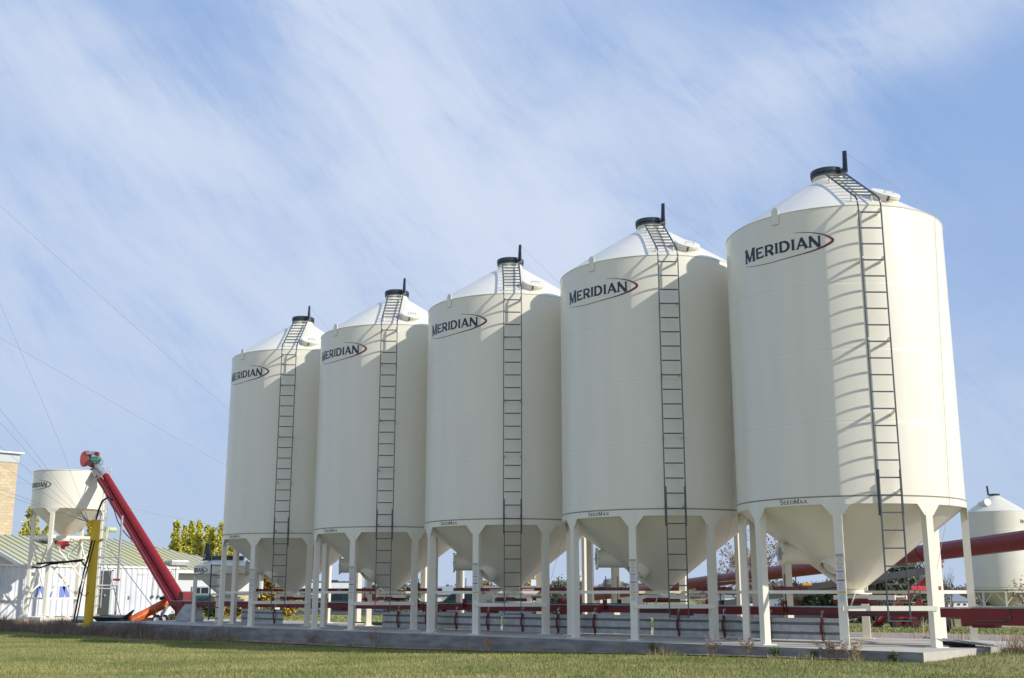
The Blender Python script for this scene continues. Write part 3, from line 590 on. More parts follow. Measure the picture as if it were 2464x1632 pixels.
# ------------------------------------------------------------------ left: open-topped hopper on a braced stand
def left_hopper():
    cx, cy = -35.2, .45; t = thing('hopper_tank', (cx, cy, 0), 'small open-topped cream hopper tank on a tall braced stand in front of the white container', 'grain bin')
    R = 1.455; zr, zh, zt = 4.25, 4.44, 5.79
    b = MB(); b.lathe([(R-.05, zr-.005), (R+.01, zr), (R+.01, zh-.02), (R-.008, zh-.014), (R-.008, zh-.002), (R, zh), (R, zt-.03), (R+.02, zt-.03), (R+.02, zt), (R-.02, zt), (R-.02, zh)], 96); b.build('tank_wall', CREAM, t, 20)
    b = MB(); b.lathe([(R-.03, zr), (.16, 3.16), (.16, 3.05)], 72); b.lathe([(.16, 3.05), (.30, 3.05), (.30, 3.0), (.1, 3.0)], 32); b.build('hopper_cone', CREAM, t)
    fa = rad(-24.5); A = [rad(-48.5+90*k) for k in range(4)]; Rl = R-.03
    pts = [Vector((Rl*cos(a), Rl*sin(a), 0)) for a in A]
    for a, p in zip(A, pts):
        b = MB(); M = Matrix.Rotation(a, 3, 'Z'); b.box((p.x, p.y, zr/2+.05), (.13, .14, zr-.1), M=M); tx, ty = -sin(a), cos(a); ro = R+.02
        b.prism([(-.30, zr), (-.10, zr-.20), (.10, zr-.20), (.30, zr)], (ro*cos(a), ro*sin(a), 0), (tx, ty, 0), (0, 0, 1), (cos(a), sin(a), 0), .012); b.box((p.x, p.y, .06), (.3, .3, .02), M=M); b.build('leg', CREAM, t)
    for k in range(4):
        p, q = pts[k], pts[(k+1) % 4]
        for z, w in ((3.12, .10), (.72, .07)):
            b = MB(); b.bar(p+Vector((0, 0, z)), q+Vector((0, 0, z)), w); b.build('brace', CREAM, t)
        for s_ in (0, 1):
            u, v = (p, q) if s_ else (q, p); b = MB(); b.bar(u+Vector((0, 0, .8)), v+Vector((0, 0, 3.0)), .055); b.build('cross_brace', CREAM, t)
    b = MB()
    for k in range(4): p, q = pts[k], pts[(k+1) % 4]; b.bar(p*1.12+Vector((0, 0, -.06)), q*1.12+Vector((0, 0, -.06)), .14, .12)
    for p in pts: b.box((p.x*1.05, p.y*1.05, -.12), (.35, .35, .24))
    b.build('skid_frame', CREAM, t)
    f = Vector((cos(fa), sin(fa), 0)); g = Vector((-sin(fa), cos(fa), 0)); b = MB()
    b.prism([(-.35, 2.95), (.10, 2.98), (.14, 2.8), (.0, 2.76), (-.02, 2.66), (-.16, 2.66), (-.18, 2.8), (-.36, 2.86)], f*.2, g, (0, 0, 1), f, .25); b.build('gate_spout', REDB, t)
    b = MB(); c = f*.75+g*.28+Vector((0, 0, 3.02)); b.path([c+g*.15*cos(q)+Vector((0, 0, .15*sin(q))) for q in np.linspace(0, 2*pi, 17)], .014, 5)
    for q in (0, 1, 2): b.tube(c-g*.15*cos(q*pi/3)-Vector((0, 0, .15*sin(q*pi/3))), c+g*.15*cos(q*pi/3)+Vector((0, 0, .15*sin(q*pi/3))), .01, n=5)
    b.tube(c, c-f*.4, .015); b.build('handwheel', CREAM2, t)
    la = fa+rad(64); d = Vector((cos(la), sin(la), 0)); e = Vector((-sin(la), cos(la), 0)); b = MB()
    for s_ in (-1, 1): b.bar(d*1.62+e*.13*s_+Vector((0, 0, .35)), d*1.62+e*.13*s_+Vector((0, 0, 6.0)), .03)
    lo = b.build('ladder', GALV, t)
    for k in range(15):
        b = MB(); z = .5+k*.38; b.bar(d*1.62-e*.13+Vector((0, 0, z)), d*1.62+e*.13+Vector((0, 0, z)), .028); b.build('rung', GALV, lo)
    wrap(LOGO_M, 'logo_lettering', INK, t, R+.006, fa-rad(69), dz=-7.26*.72+5.25, k=.72) if False else None
    V, Fc = LOGO_M; V2 = [(u*.82-.12, (v-7.26)*.82+5.10) for u, v in V]; wrap((V2, Fc), 'logo_lettering', INK, t, R+.006, fa-rad(60))
    V, Fc = SWO_M; V2 = [(u*.82-.12, (v-7.26)*.82+5.10) for u, v in V]; wrap((V2, Fc), 'logo_swoosh', INK, t, R+.006, fa-rad(60))
left_hopper(); _t = bpy.data.objects['hopper_tank']; _t.location = (-40.1, 2.69, -.098); _t.scale = (1.106,)*3
# ------------------------------------------------------------------ inclined red conveyor that feeds the tank
def incline():
    foot = at(431, 1452, 40.2); tp = at(250, 1150, 51.2); hd = at(212, 1105, 51.7); ax = (tp-foot).normalized()
    n = Vector(FW); side = ax.cross(Vector((0, 1, 0))); up = Vector(RT)*.87+Vector(UPV)*.5; up = (up-ax*up.dot(ax)).normalized(); lat = ax.cross(up)
    t = thing('inclined_conveyor', (foot.x, foot.y, 0), 'steep red tube conveyor rising leftwards to the top of the open hopper tank', 'conveyor'); o0 = Vector((foot.x, foot.y, 0))
    f, p = foot-o0, tp-o0
    b = MB(); b.tube(f+up*.115, p+up*.115, .185, .15, n=24); b.build('upper_tube', REDM, t)
    b = MB(); M = Matrix((ax, lat, up)).transposed(); c = (f+p)/2; L = (p-f).length
    b.box(c-up*.17, (L, .30, .21), M=M); b.box(c-up*.05, (L-.3, .35, .02), M=M); b.build('return_trough', REDM, t)
    b = MB(); b.box(c-up*.165-lat*.153+Vector((0, 0, 0)), (L-.4, .006, .05), M=M); b.box(c-up*.165+lat*.153, (L-.4, .006, .05), M=M); b.build('trough_stripe', REDP, t)
    q = at(226, 1118, 51.6)-o0
    b = MB(); b.tube(p+up*.09, q+up*.09, .13, n=20); b.tube(p+(q-p)*.45+up*.09, p+(q-p)*.52+up*.09, .15, n=20); b.box((p+q)/2-up*.16, ((q-p).length, .3, .22), M=M)
    for s_ in (-.1, .1): b.bar(p-up*.3+lat*s_, q-up*.02+lat*.2, .03)
    b.build('take_up_section', GALV, t)
    h = at(206, 1104, 51.8)-o0; e = (at(248, 1110, 51.8)-at(206, 1108, 51.8)).normalized()
    b = MB(); poly = [(.30*cos(a)*(1 if cos(a) > 0 else .72), .36*sin(a)) for a in np.linspace(0, 2*pi, 15)[:-1]]; F_ = Vector(FW)
    b.prism([(x*.75-.02, y) for x, y in poly], h-F_*.2, Vector(RT), Vector((0, 0, 1)), F_, .42); b.bar(h-Vector((0, 0, .05)), q-up*.05, .26, .22); b.build('head_housing', REDP, t)
    b = MB(); m0 = at(222, 1106, 51.5)-o0; b.tube(m0, m0+Vector(RT)*.34, .13, n=18); b.tube(m0+Vector(RT)*.34, m0+Vector(RT)*.38, .11, n=18); b.tube(m0-Vector(RT)*.1, m0, .05); b.box(m0+Vector(RT)*.16-Vector((0, 0, .14)), (.2, .2, .06))
    for k in range(6): b.box(m0+Vector(RT)*(.05+.045*k), (.012, .27, .27), M=Matrix.Rotation(YAW, 3, 'Z'))
    b.build('drive_motor', GREENM, t)
    b = MB(); b.box(at(221, 1091, 51.8)-o0, (.42, .35, .14), rz=YAW); b.build('belt_guard', GALV, t)
    b = MB(); b.box(at(234, 1093, 51.7)-o0, (.10, .3, .18), rz=YAW); b.box(at(238, 1121, 51.7)-o0, (.12, .2, .22), rz=YAW); b.build('motor_mount', RED, t)
    b = MB(); b.path([at(x, y, D)-o0 for x, y, D in ((232, 1140, 51), (236, 1160, 50.7), (246, 1175, 50), (262, 1205, 49), (275, 1228, 48.3), (282, 1252, 47.8), (292, 1272, 47.2), (305, 1288, 46.7), (318, 1300, 46.2))], .022, 5); b.path([at(x, y, 51.4)-o0 for x, y in ((240, 1105), (248, 1110), (246, 1119))], .012, 5); b.build('power_cable', BLACK, t)
    # boot at the foot
    b = MB(); b.bar(f-up*.02, f+Vector((.28, .1, -.5)), .26, .34); b.bar(f+Vector((-.1, 0, -.05)), f+Vector((.12, 0, -.52)), .3, .04); b.prism([(-.12, -.45), (.30, -.5), (.26, .42), (.0, .46), (-.10, .1)], f+Vector((.32, -.2, -.05)), (1, 0, 0), (0, 0, 1), (0, 1, 0), .5); b.build('boot', RED, t)
    s0 = ony(470, 1478, -.2)-o0; b = MB(); b.prism([(-.1, .55), (.18, .55), (.30, .1), (.28, 0), (-.36, 0), (-.40, .12)], (s0.x, s0.y-.3, .02), (.75, .66, 0), (0, 0, 1), (0, 1, 0), .3); b.build('intake_spout', GALV, t)
    mm = ony(463, 1437, -.2)-o0; b = MB(); b.tube(mm+Vector((0, 0, -.02)), mm+Vector((.45, .42, -.02)), .12, n=16); b.build('intake_motor', GREENM, t)
    # decal on the tube
    V, Fc = LOGO_M; d0 = tp+up*.10-ax*.75-Vector(FW)*.19
    V2 = [(u, v-7.36) for u, v in V]; flatdecal((V2, Fc), 'logo_lettering', WHITE, t, d0-o0, -ax, up, .36)
    V, Fc = SWO_M; flatdecal(([(u, v-7.36) for u, v in V], Fc), 'logo_swoosh', WHITE, t, d0-o0, -ax, up, .36)
incline()
# ------------------------------------------------------------------ yellow post, wires, mast
p0 = at(211, 1512, 40); pz = at(225, 1248, 40).z
t = thing('yellow_post', (p0.x, p0.y, 0), 'thick mustard yellow steel post standing left of the steep red conveyor', 'post'); POST = t.location.copy()
b = MB(); b.tube((0, 0, -.5), (0, 0, pz), .155, n=28); b.tube((0, 0, pz), (0, 0, pz+.01), .15, n=28); b.build('pole', YELL, t)
b = MB(); b.box((-.12, -.10, pz-.12), (.28, .28, .2)); b.tube((.1, .05, pz-.75), (.30, .16, pz-.7), .05); b.build('cable_clamp', YELL, t)
b = MB(); P = [at(x, y, 40.2)-POST for x, y in ((231, 1250), (238, 1226), (246, 1206), (262, 1195), (272, 1205))]; b.path(P, .035, 6); P = [at(x, y, 40.1)-POST for x, y in ((222, 1300), (212, 1340), (203, 1372), (192, 1420), (182, 1470), (176, 1499))]; b.path(P, .035, 6); P = [p+Vector((.1, .05, 0)) for p in P]; b.path(P, .025, 6)
b.path([at(x, y, 40.1)-POST for x, y in ((76, 1364), (95, 1367), (120, 1358), (150, 1354), (196, 1350), (204, 1362))], .03, 5); b.path([at(x, y, 40.1)-POST for x, y in ((88, 1357), (120, 1354), (160, 1352), (200, 1347))], .035, 5)
b.path([at(x, y, 39.9)-POST for x, y in ((190, 1415), (195, 1430), (205, 1434), (214, 1426))], .014, 5); b.build('cable_bundle', BLACK, t)
WL = [((-90, 520), 'steepest, highest wire of the fan leaving the yellow post'), ((-70, 900), 'second steepest wire of the fan leaving the yellow post'), ((-70, 940), 'third wire of the fan from the yellow post towards the left'),
      ((-70, 1020), 'fourth wire of the fan from the yellow post, crossing the tank logo'), ((-70, 1073), 'fifth wire of the fan from the yellow post, crossing below the tank logo'), ((-70, 1155), 'second lowest wire of the fan from the yellow post'), ((-70, 1168), 'lowest wire of the fan from the yellow post, ending at the far left')]
for (q, lab), mid in zip(WL, ((142, 1060), (61, 1060), (40, 1060), (0, 1073), (0, 1117), (0, 1177), (0, 1189))):
    a = at(214, 1257, 39.9); m = at(mid[0], mid[1], 43); e = at(q[0], q[1], 46); e = e+(e-m)*2.2; pts = []
    for k in range(13): u = k/12; pts.append(a*(1-u)*(1-2*u)+m*4*u*(1-u)+e*u*(2*u-1) if False else a.lerp(m, min(1, u*1.45)) if u*1.45 <= 1 else m.lerp(e, (u*1.45-1)/.45))
    b = MB(); b.path(pts, .005, 5); b.tube(pts[0], pts[1], .011, n=5); tag(b.build('overhead_wire', WIREM), lab, 'wire', 'wires fanning out from the yellow post')
for (a, e, lab) in (((-120, 370, 60), (760, 1170, 75), 'upper long thin power line crossing the sky at the left'), ((-120, 727, 60), (760, 1240, 80), 'lower long thin power line crossing the sky at the left'), ((240, 1196, 90), (760, 1312, 95), 'faint power line between the steep red conveyor and the leftmost tall bin')):
    A, E_ = at(*a), at(*e); A = A+(A-E_)*.8; b = MB(); b.path([A.lerp(E_, k/10)-Vector((0, 0, .35*sin(pi*k/10))) for k in range(11)], .0065, 5); tag(b.build('power_line', WIREM), lab, 'wire')
mp = at(277, 1480, 42.5); t = thing('steel_mast', (mp.x, mp.y, 0), 'slim grey steel mast with cross rails beside the yellow post', 'mast')
b = MB(); b.tube((0, 0, -.35), (0, 0, at(277, 1238, 42.5).z), .045, n=10); b.build('pole', GALV, t)
b = MB()
for y in (1340, 1357, 1409, 1417): b.tube(at(244, y, 42.4)-mp.xyz*Vector((1, 1, 0)).x if False else Vector(at(236, y, 42.3))-Vector((mp.x, mp.y, 0)), (0, 0, at(277, y, 42.5).z), .03, n=6)
b.build('cross_rail', GALV, t)
b = MB(); b.box((0, -.05, at(277, 1395, 42.5).z), (.26, .03, .08), rz=YAW); b.mi = 1; b.box((0, -.05, at(277, 1404, 42.5).z), (.16, .03, .14), rz=YAW); b.build('sign_plate', [REDB, WHITE], t)
b = MB(); b.path([at(258, 1312, 42.3), at(300, 1370, 41), at(375, 1470, 39.5), at(398, 1503, 39)], .012, 5); tag(b.build('guy_wire', WIREM), 'grey guy wire slanting down over the container beside the orange conveyor', 'wire')
b = MB(); b.path([at(258, 1362, 42), at(276, 1425, 41), at(296, 1504, 40)], .014, 5); tag(b.build('guy_wire', WIREM), 'grey guy wire dropping past the container door to the dark tray', 'wire')
# ------------------------------------------------------------------ orange transfer conveyor
def orange():
    a = at(310, 1497, 40.5); e = at(404, 1449, 41.5); ax = (e-a).normalized(); t = thing('transfer_conveyor', (a.x, a.y, gz(a.x, a.y)), 'low orange transfer conveyor with a dark hopper tray on a small wheel', 'conveyor'); O = t.location
    f = Vector(RT); u = Vector((0, 0, 1)); b = MB(); A = a-O; E = e-O
    b.tube(A, A+(E-A)*.62, .16, n=16); b.tube(A+(E-A)*.62, E, .17, n=16); b.bar(A-u*.1, A+(E-A)*.35-u*.05, .3, .38); b.build('tube', ORANGE, t)
    h0 = at(228, 1491, 40.5)-O; b = MB(); b.add([h0+Vector(v) for v in [(0, 0, .10)]], [])
    L = (A-h0).length; F3 = Vector((FW[0], FW[1], 0)).normalized()
    def q(x, y, z): return h0+f*x+F3*y+u*z
    V = [q(0, -.35, .10), q(L*.9, -.35, .08), q(L*1.15, -.2, .34), q(L*1.1, .2, .34), q(L*.9, .45, .12), q(0, .45, .14), q(.35, -.2, -.22), q(L*.85, -.2, -.24), q(L*.85, .25, -.24), q(.35, .25, -.22)]
    b.add(V, [(0, 1, 7, 6), (1, 2, 7), (2, 3, 8, 7), (3, 4, 8), (4, 5, 9, 8), (5, 0, 6, 9), (6, 7, 8, 9)]); b.build('hopper_tray', mat('dark_tray', (.022, .03, .032), .55), t)
    b = MB(); b.bar(q(0, -.36, .11), q(L*.9, -.36, .09), .03, .03); b.bar(q(0, .46, .15), q(L*.9, .46, .13), .04, .05); b.build('tray_rim', GALV, t)
    w = at(378, 1492, 40.2)-O
    for k in (0, 1):
        c = w+F3*.75*k; b = MB(); b.tube(c-F3*.07, c+F3*.07, .175, n=24); wo = b.build('wheel', BLACK, t); b = MB(); b.tube(c-F3*.08, c-F3*.07, .10, n=20); b.tube(c-F3*.1, c-F3*.08, .03, n=10); b.build('rim', WHITE, wo)
    b = MB(); b.bar(w, w+F3*.75, .05); b.bar(w+F3*.1, A+(E-A)*.6-u*.1, .06); b.bar(w+F3*.65, A+(E-A)*.6-u*.1, .06); b.bar(w+F3*.1, A+(E-A)*.2-u*.1, .06); b.bar(w+F3*.4-f*.6, w+F3*.4+u*.02, .07); b.build('axle_frame', ORANGE, t)
    b = MB(); b.bar(w+F3*.3+f*.05+u*.15, E-u*.12, .06, .14); b.build('discharge_chute', GALV, t)
    b = MB(); b.box(E+u*.08-f*.05, (.2, .2, .14)); b.tube(E-f*.1+u*.14, E-f*.3+u*.13, .06); b.build('motor', BLACK, t)
orange()
b = MB(); c = at(196, 1491, 41); b.tube(c-Vector(RT)*.2, c+Vector(RT)*.3, .12, n=20, cap=False); b.tube(c-Vector(RT)*.2, c-Vector(RT)*.19, .10, n=20); tag(b.build('steel_barrel', CHROME), 'small shiny steel drum lying beside the base of the yellow post', 'drum')
# ------------------------------------------------------------------ white shipping container
def container():
    X0 = -43.8; ya, yb = -1.75, 10.5; zb, zt = -.28, 2.25; t = thing('shipping_container', (X0, ya, 0), 'long white corrugated shipping container with a dark door behind the tank', 'container'); L = yb-ya
    b = MB(); V = []; n = 0; prof = []
    y = .15
    while y < L-.15: prof += [(y, 0), (y+.10, 0), (y+.15, -.045), (y+.24, -.045)]; y += .29
    prof = [(y, x) for y, x in prof]; 
    V = [(x, y, zb+.12) for y, x in prof]+[(x, y, zt-.10) for y, x in prof]; m = len(prof); b.add(V, [(i, i+1, m+i+1, m+i) for i in range(m-1)]); b.build('corrugated_side', CONT, t, 20)
    b = MB(); b.box((-1.25, L/2, zt-.02), (2.4, L-.1, .02)); b.box((-2.42, L/2, (zt+zb)/2), (.04, L-.1, zt-zb-.1)); b.box((-1.22, .03, (zt+zb)/2), (2.3, .04, zt-zb-.1)); b.box((-1.22, L-.03, (zt+zb)/2), (2.3, .04, zt-zb-.1)); b.build('shell', CONT, t)
    b = MB(); b.box((.0, L/2, zt-.05), (.07, L-.3, .10)); b.box((.0, L/2, zb+.06), (.07, L-.3, .13))
    for y in (.07, L-.07):
        b.box((0, y, (zt+zb)/2), (.12, .14, zt-zb)); b.box((.02, y, zt-.06), (.16, .18, .13)); b.box((.02, y, zb+.06), (.16, .18, .13))
    b.build('frame', mat('container_frame', (.72, .70, .68), .6, vscale=5, col2=(.42, .24, .18), lo=.62, hi=.72), t)
    p = onx(233, 1430, X0).y-ya; q = onx(262, 1430, X0).y-ya; zt_ = onx(250, 1374, X0).z; b = MB(); b.box((.05, (p+q)/2, (zt_+zb)/2+.05), (.05, q-p, zt_-zb-.1)); d = b.build('door', mat('dark_door', (.035, .037, .04), .45), t)
    b = MB(); b.box((.045, q+.07, (zt_+zb)/2+.05), (.08, .12, zt_-zb)); b.box((.045, (p+q)/2, zt_+.03), (.08, q-p+.26, .06)); b.box((.045, p-.07, (zt_+zb)/2+.05), (.08, .10, zt_-zb)); b.build('door_frame', mat('pale_grey_trim', (.42, .48, .49), .5), d)
    kp = onx(256, 1433, X0+.1); b = MB(); b.tube((.07, kp.y-ya-.1, kp.z), (.14, kp.y-ya-.1, kp.z), .06, n=12); b.build('handle', CHROME, d)
    for x in (312,):
        k = onx(x, 1437, X0+.03); b = MB(); b.box((.04, k.y-ya, k.z), (.09, .11, .12)); b.build('outlet_box', GALV, t)
    for x in (366, 380, 395):
        k = onx(x, 1436, X0+.03); b = MB(); b.box((.05, k.y-ya, k.z), (.09, .10, .13)); b.path([(.06, k.y-ya, k.z), (.06, k.y-ya+.02, k.z+.5), (.06, k.y-ya+.05, k.z+1.25)], .011, 5); b.build('hanging_plug', SLATE, t)
    b = MB(); k = onx(411, 1385, X0+.06); b.path([(.08, k.y-ya, k.z+.25), (.08, k.y-ya-.04, k.z), (.08, k.y-ya+.04, k.z-.2), (.08, k.y-ya+.07, k.z+.1), (.08, k.y-ya, k.z+.25)], .011, 5); b.build('cable_loop', BLACK, t)
    # stencilled characters, faded blue strokes and a scrap of orange graffiti
    k = onx(333, 1384, X0+.03); st = []; x = 0
    for ch in 'NDSU 4 2':
        g, w = glyph(ch, .07, .055)
        for a_, b_, c_, d_, e_, f_ in g: st.append((x+a_, b_, x+c_, d_, e_, f_))
        x += w+.55
    b = MB(); flatdecal(stroke_mesh(st, .06), 'stencil_lettering', mat('stencil_grey', (.22, .22, .23), .7), t, (.05, k.y-ya, k.z), (0, 1, 0), (0, 0, 1), .075)
    k = onx(358, 1392, X0+.03); st = []; x = 0
    for ch in '42':
        g, w = glyph(ch, .07, .055)
        for a_, b_, c_, d_, e_, f_ in g: st.append((x+a_, b_, x+c_, d_, e_, f_))
        x += w+.55
    flatdecal(stroke_mesh(st, .06), 'stencil_lettering', mat('stencil_grey2', (.22, .22, .23), .7), t, (.05, k.y-ya, k.z), (0, 1, 0), (0, 0, 1), .075)
    y0 = onx(86, 1424, X0+.03).y-ya; z0 = onx(86, 1437, X0+.03).z; z1 = onx(86, 1411, X0+.03).z; H = z1-z0; b = MB()
    for (u, w, s_) in ((0, .10, .14), (.38, .24, -.26), (.72, .06, .10), (1.16, .26, .0), (1.50, .20, -.22), (2.7, .30, .0)): b.add([(.012, y0+u, z0), (.012, y0+u+w, z0), (.012, y0+u+w+s_, z1), (.012, y0+u+s_, z1)], [(0, 1, 2, 3)])
    b.build('blue_lettering', mat('faded_blue', (.17, .24, .62), .6), t)
    k = onx(0, 1452, X0+.03); b = MB()
    for dy, dz in ((0, 0), (.10, .05), (.22, -.02), (.33, .03)): b.path([(.06, k.y-ya+dy, k.z+dz), (.06, k.y-ya+dy+.05, k.z+dz+.13), (.06, k.y-ya+dy+.09, k.z+dz-.04)], .012, 4)
    b.build('graffiti', mat('faded_orange', (.55, .22, .12), .7), t)
CONT = mat('white_container_paint', (.70, .71, .73), .5, vscale=.5, col2=(.56, .58, .62), lo=.45, hi=.75, detail=6)
container()
# ------------------------------------------------------------------ brick building and green-roofed building at the far left
def brickmat(name, c1, c2, mor, scale, ax='yz'):
    m = bpy.data.materials.new(name); m.use_nodes = True; N = m.node_tree.nodes; L = m.node_tree.links; bs = N['Principled BSDF']; bs.inputs['Roughness'].default_value = .9
    tc = N.new('ShaderNodeTexCoord'); s_ = N.new('ShaderNodeSeparateXYZ'); c = N.new('ShaderNodeCombineXYZ'); L.new(tc.outputs['Object'], s_.inputs[0]); ad = N.new('ShaderNodeMath'); ad.operation = 'ADD'; L.new(s_.outputs[0], ad.inputs[0]); L.new(s_.outputs[1], ad.inputs[1])
    L.new(ad.outputs[0], c.inputs[0]); L.new(s_.outputs[2], c.inputs[1]); b = N.new('ShaderNodeTexBrick'); L.new(c.outputs[0], b.inputs[0]); b.inputs['Scale'].default_value = scale
    b.inputs['Color1'].default_value = (*c1, 1); b.inputs['Color2'].default_value = (*c2, 1); b.inputs['Mortar'].default_value = (*mor, 1); b.inputs['Mortar Size'].default_value = .012; b.inputs['Brick Width'].default_value = .5; b.inputs['Row Height'].default_value = .25; L.new(b.outputs[0], bs.inputs[0]); return m
BRICK = brickmat('buff_block_wall', (.53, .41, .25), (.62, .51, .34), (.38, .32, .23), 1.25)
def ribmat(name, c1, c2, freq, horiz='y'):
    m = mat(name, c1, .5); N = m.node_tree.nodes; L = m.node_tree.links; tc = N.new('ShaderNodeTexCoord'); w = N.new('ShaderNodeTexWave'); w.wave_type = 'BANDS'; w.bands_direction = 'Y' if horiz == 'y' else 'X'; w.inputs['Scale'].default_value = freq
    r = N.new('ShaderNodeValToRGB'); r.color_ramp.elements[0].position = .75; r.color_ramp.elements[1].position = .95; r.color_ramp.elements[0].color = (*c1, 1); r.color_ramp.elements[1].color = (*c2, 1); L.new(tc.outputs['Object'], w.inputs[0]); L.new(w.outputs[0], r.inputs[0]); L.new(r.outputs[0], N['Principled BSDF'].inputs[0]); return m
def brick_building():
    c = at(46, 1092, 75); t = thing('brick_building', (c.x, c.y, 0), 'tall buff block building with a white roof fascia at the left edge', 'building'); H = c.z
    b = MB(); b.box((-5, -7, H/2-.5), (10, 14, H+.6)); b.build('wall', BRICK, t)
    b = MB(); b.box((-5, -7, H-.33), (10.1, 14.1, .55)); b.build('fascia', ribmat('white_fascia', (.52, .56, .58), (.30, .34, .36), 6), t)
    b = MB(); b.box((-5, -7, H+.02), (10.5, 14.5, .10)); b.build('roof_edge', WHITE, t)
brick_building()
def green_building():
    xe, xr, y0, y1, yr = -49., -57., 5.0, 19.4, 13.8; ze, zr = 2.16, 4.22; t = thing('green_roof_building', (xe, y0, 0), 'low building with a pale green standing-seam metal roof behind the container', 'building')
    def P(x, y, z): return (x-xe, y-y0, z)
    b = MB(); V = [P(xe+.3, y0-.3, ze), P(xe+.3, y1+.4, ze-.05), P(xr, yr, zr), P(xr, y0-.3, zr), P(2*xr-xe-.3, y0-.3, ze), P(2*xr-xe-.3, y1+.4, ze)]
    b.add(V, [(0, 1, 2, 3), (3, 2, 5, 4), (1, 5, 2)])
    y = y0
    while y < y1+.2:
        u = 1 if y <= yr else max(0, 1-(y-yr)/(y1+.4-yr)); u = min(u, .995)
        if u > .03:
            A = Vector(P(xe+.32, y, ze+.03)); B = Vector(P(xe+.3+(xr-xe-.3)*u, y, ze+(zr-ze)*u+.03)); b.mi = 1; b.bar(A, B, .03, .03)
        y += .42
    for k in range(1, 24):     # seams on the hip end
        u = k/24; A = Vector(P(xe+.3+(2*xr-2*xe-.6)*u, y1+.4, ze+.03)); v = 1-abs(2*u-1); B = A.lerp(Vector(P(xr, yr, zr+.03)), 0)+Vector((0, (yr-y1-.4)*v, (zr-ze)*v)); b.mi = 1
        b.bar(A, B, .03, .03)
    b.build('roof', [mat('green_metal_roof', (.62, .57, .33), .85, vscale=.45, col2=(.56, .57, .43), lo=.4, hi=.6, spec=.1), mat('roof_seam', (.30, .33, .19), .6)], t)
    b = MB(); W_ = 2*(xe-xr); b.box((-W_/2, (y1-y0)/2, 1.5), (W_-.6, y1-y0, 1.2)); b.build('upper_wall', ribmat('white_ribbed_wall', (.72, .74, .74), (.33, .36, .38), 10), t)
    b = MB(); b.box((-W_/2, (y1-y0)/2, .15), (W_-.8, y1-y0-.2, 1.6)); b.build('lower_wall', BRICK, t)
    b = MB(); b.add([P(xe-.2, y0-.1, ze), P(xr, y0-.1, zr-.05), P(2*xr-xe, y0-.1, ze), P(2*xr-xe, y0-.1, -.5), P(xe-.2, y0-.1, -.5)], [(0, 1, 2, 3, 4)]); b.build('gable_wall', ribmat('grey_ribbed_gable', (.45, .46, .44), (.22, .23, .22), 10, 'x'), t)
    b = MB(); b.bar(P(xe+.34, y0-.32, ze-.02), P(xe+.34, y1+.4, ze-.06), .05, .16); b.bar(P(xe+.3, y0-.34, ze-.02), P(xr, y0-.34, zr-.02), .05, .2); b.build('eave_trim', WHITE, t)
    k = onx(430, 1357, xe-1.0); b = MB(); b.box((-1.2, k.y-y0, 2.60), (.9, 1.15, .22)); b.mi = 1; b.box((-1.2, k.y-y0, 2.73), (.8, 1.05, .10)); b.build('skylight', [GALV, WHITE], t)
    b = MB(); k = onx(266, 1296, xr); b.path([Vector((xr-xe, k.y-y0-.35, zr-.2)), Vector((xr-xe, k.y-y0-.35, zr+.35)), Vector((xr-xe, k.y-y0-.15, zr+.55)), Vector((xr-xe, k.y-y0+.3, zr+.55))], .17, 10); b.build('roof_vent', mat('pale_vent', (.5, .52, .32), .6), t)
    k = onx(135, 1290, -55); b = MB(); b.box((-6, k.y-y0, 4.1), (1.2, 1.6, .35)); b.build('rooftop_unit', GALV, t)
    k = onx(487, 1420, xe); b = MB(); b.box((-.25, k.y-y0, .95), (.12, 1.1, .7)); w = b.build('window', mat('window_frame', (.3, .32, .33), .5), t); b = MB()
    for s_ in (-.27, .27): b.box((-.18, k.y-y0+s_, .95), (.02, .46, .56))
    b.build('pane', GLASS, w)
green_building()
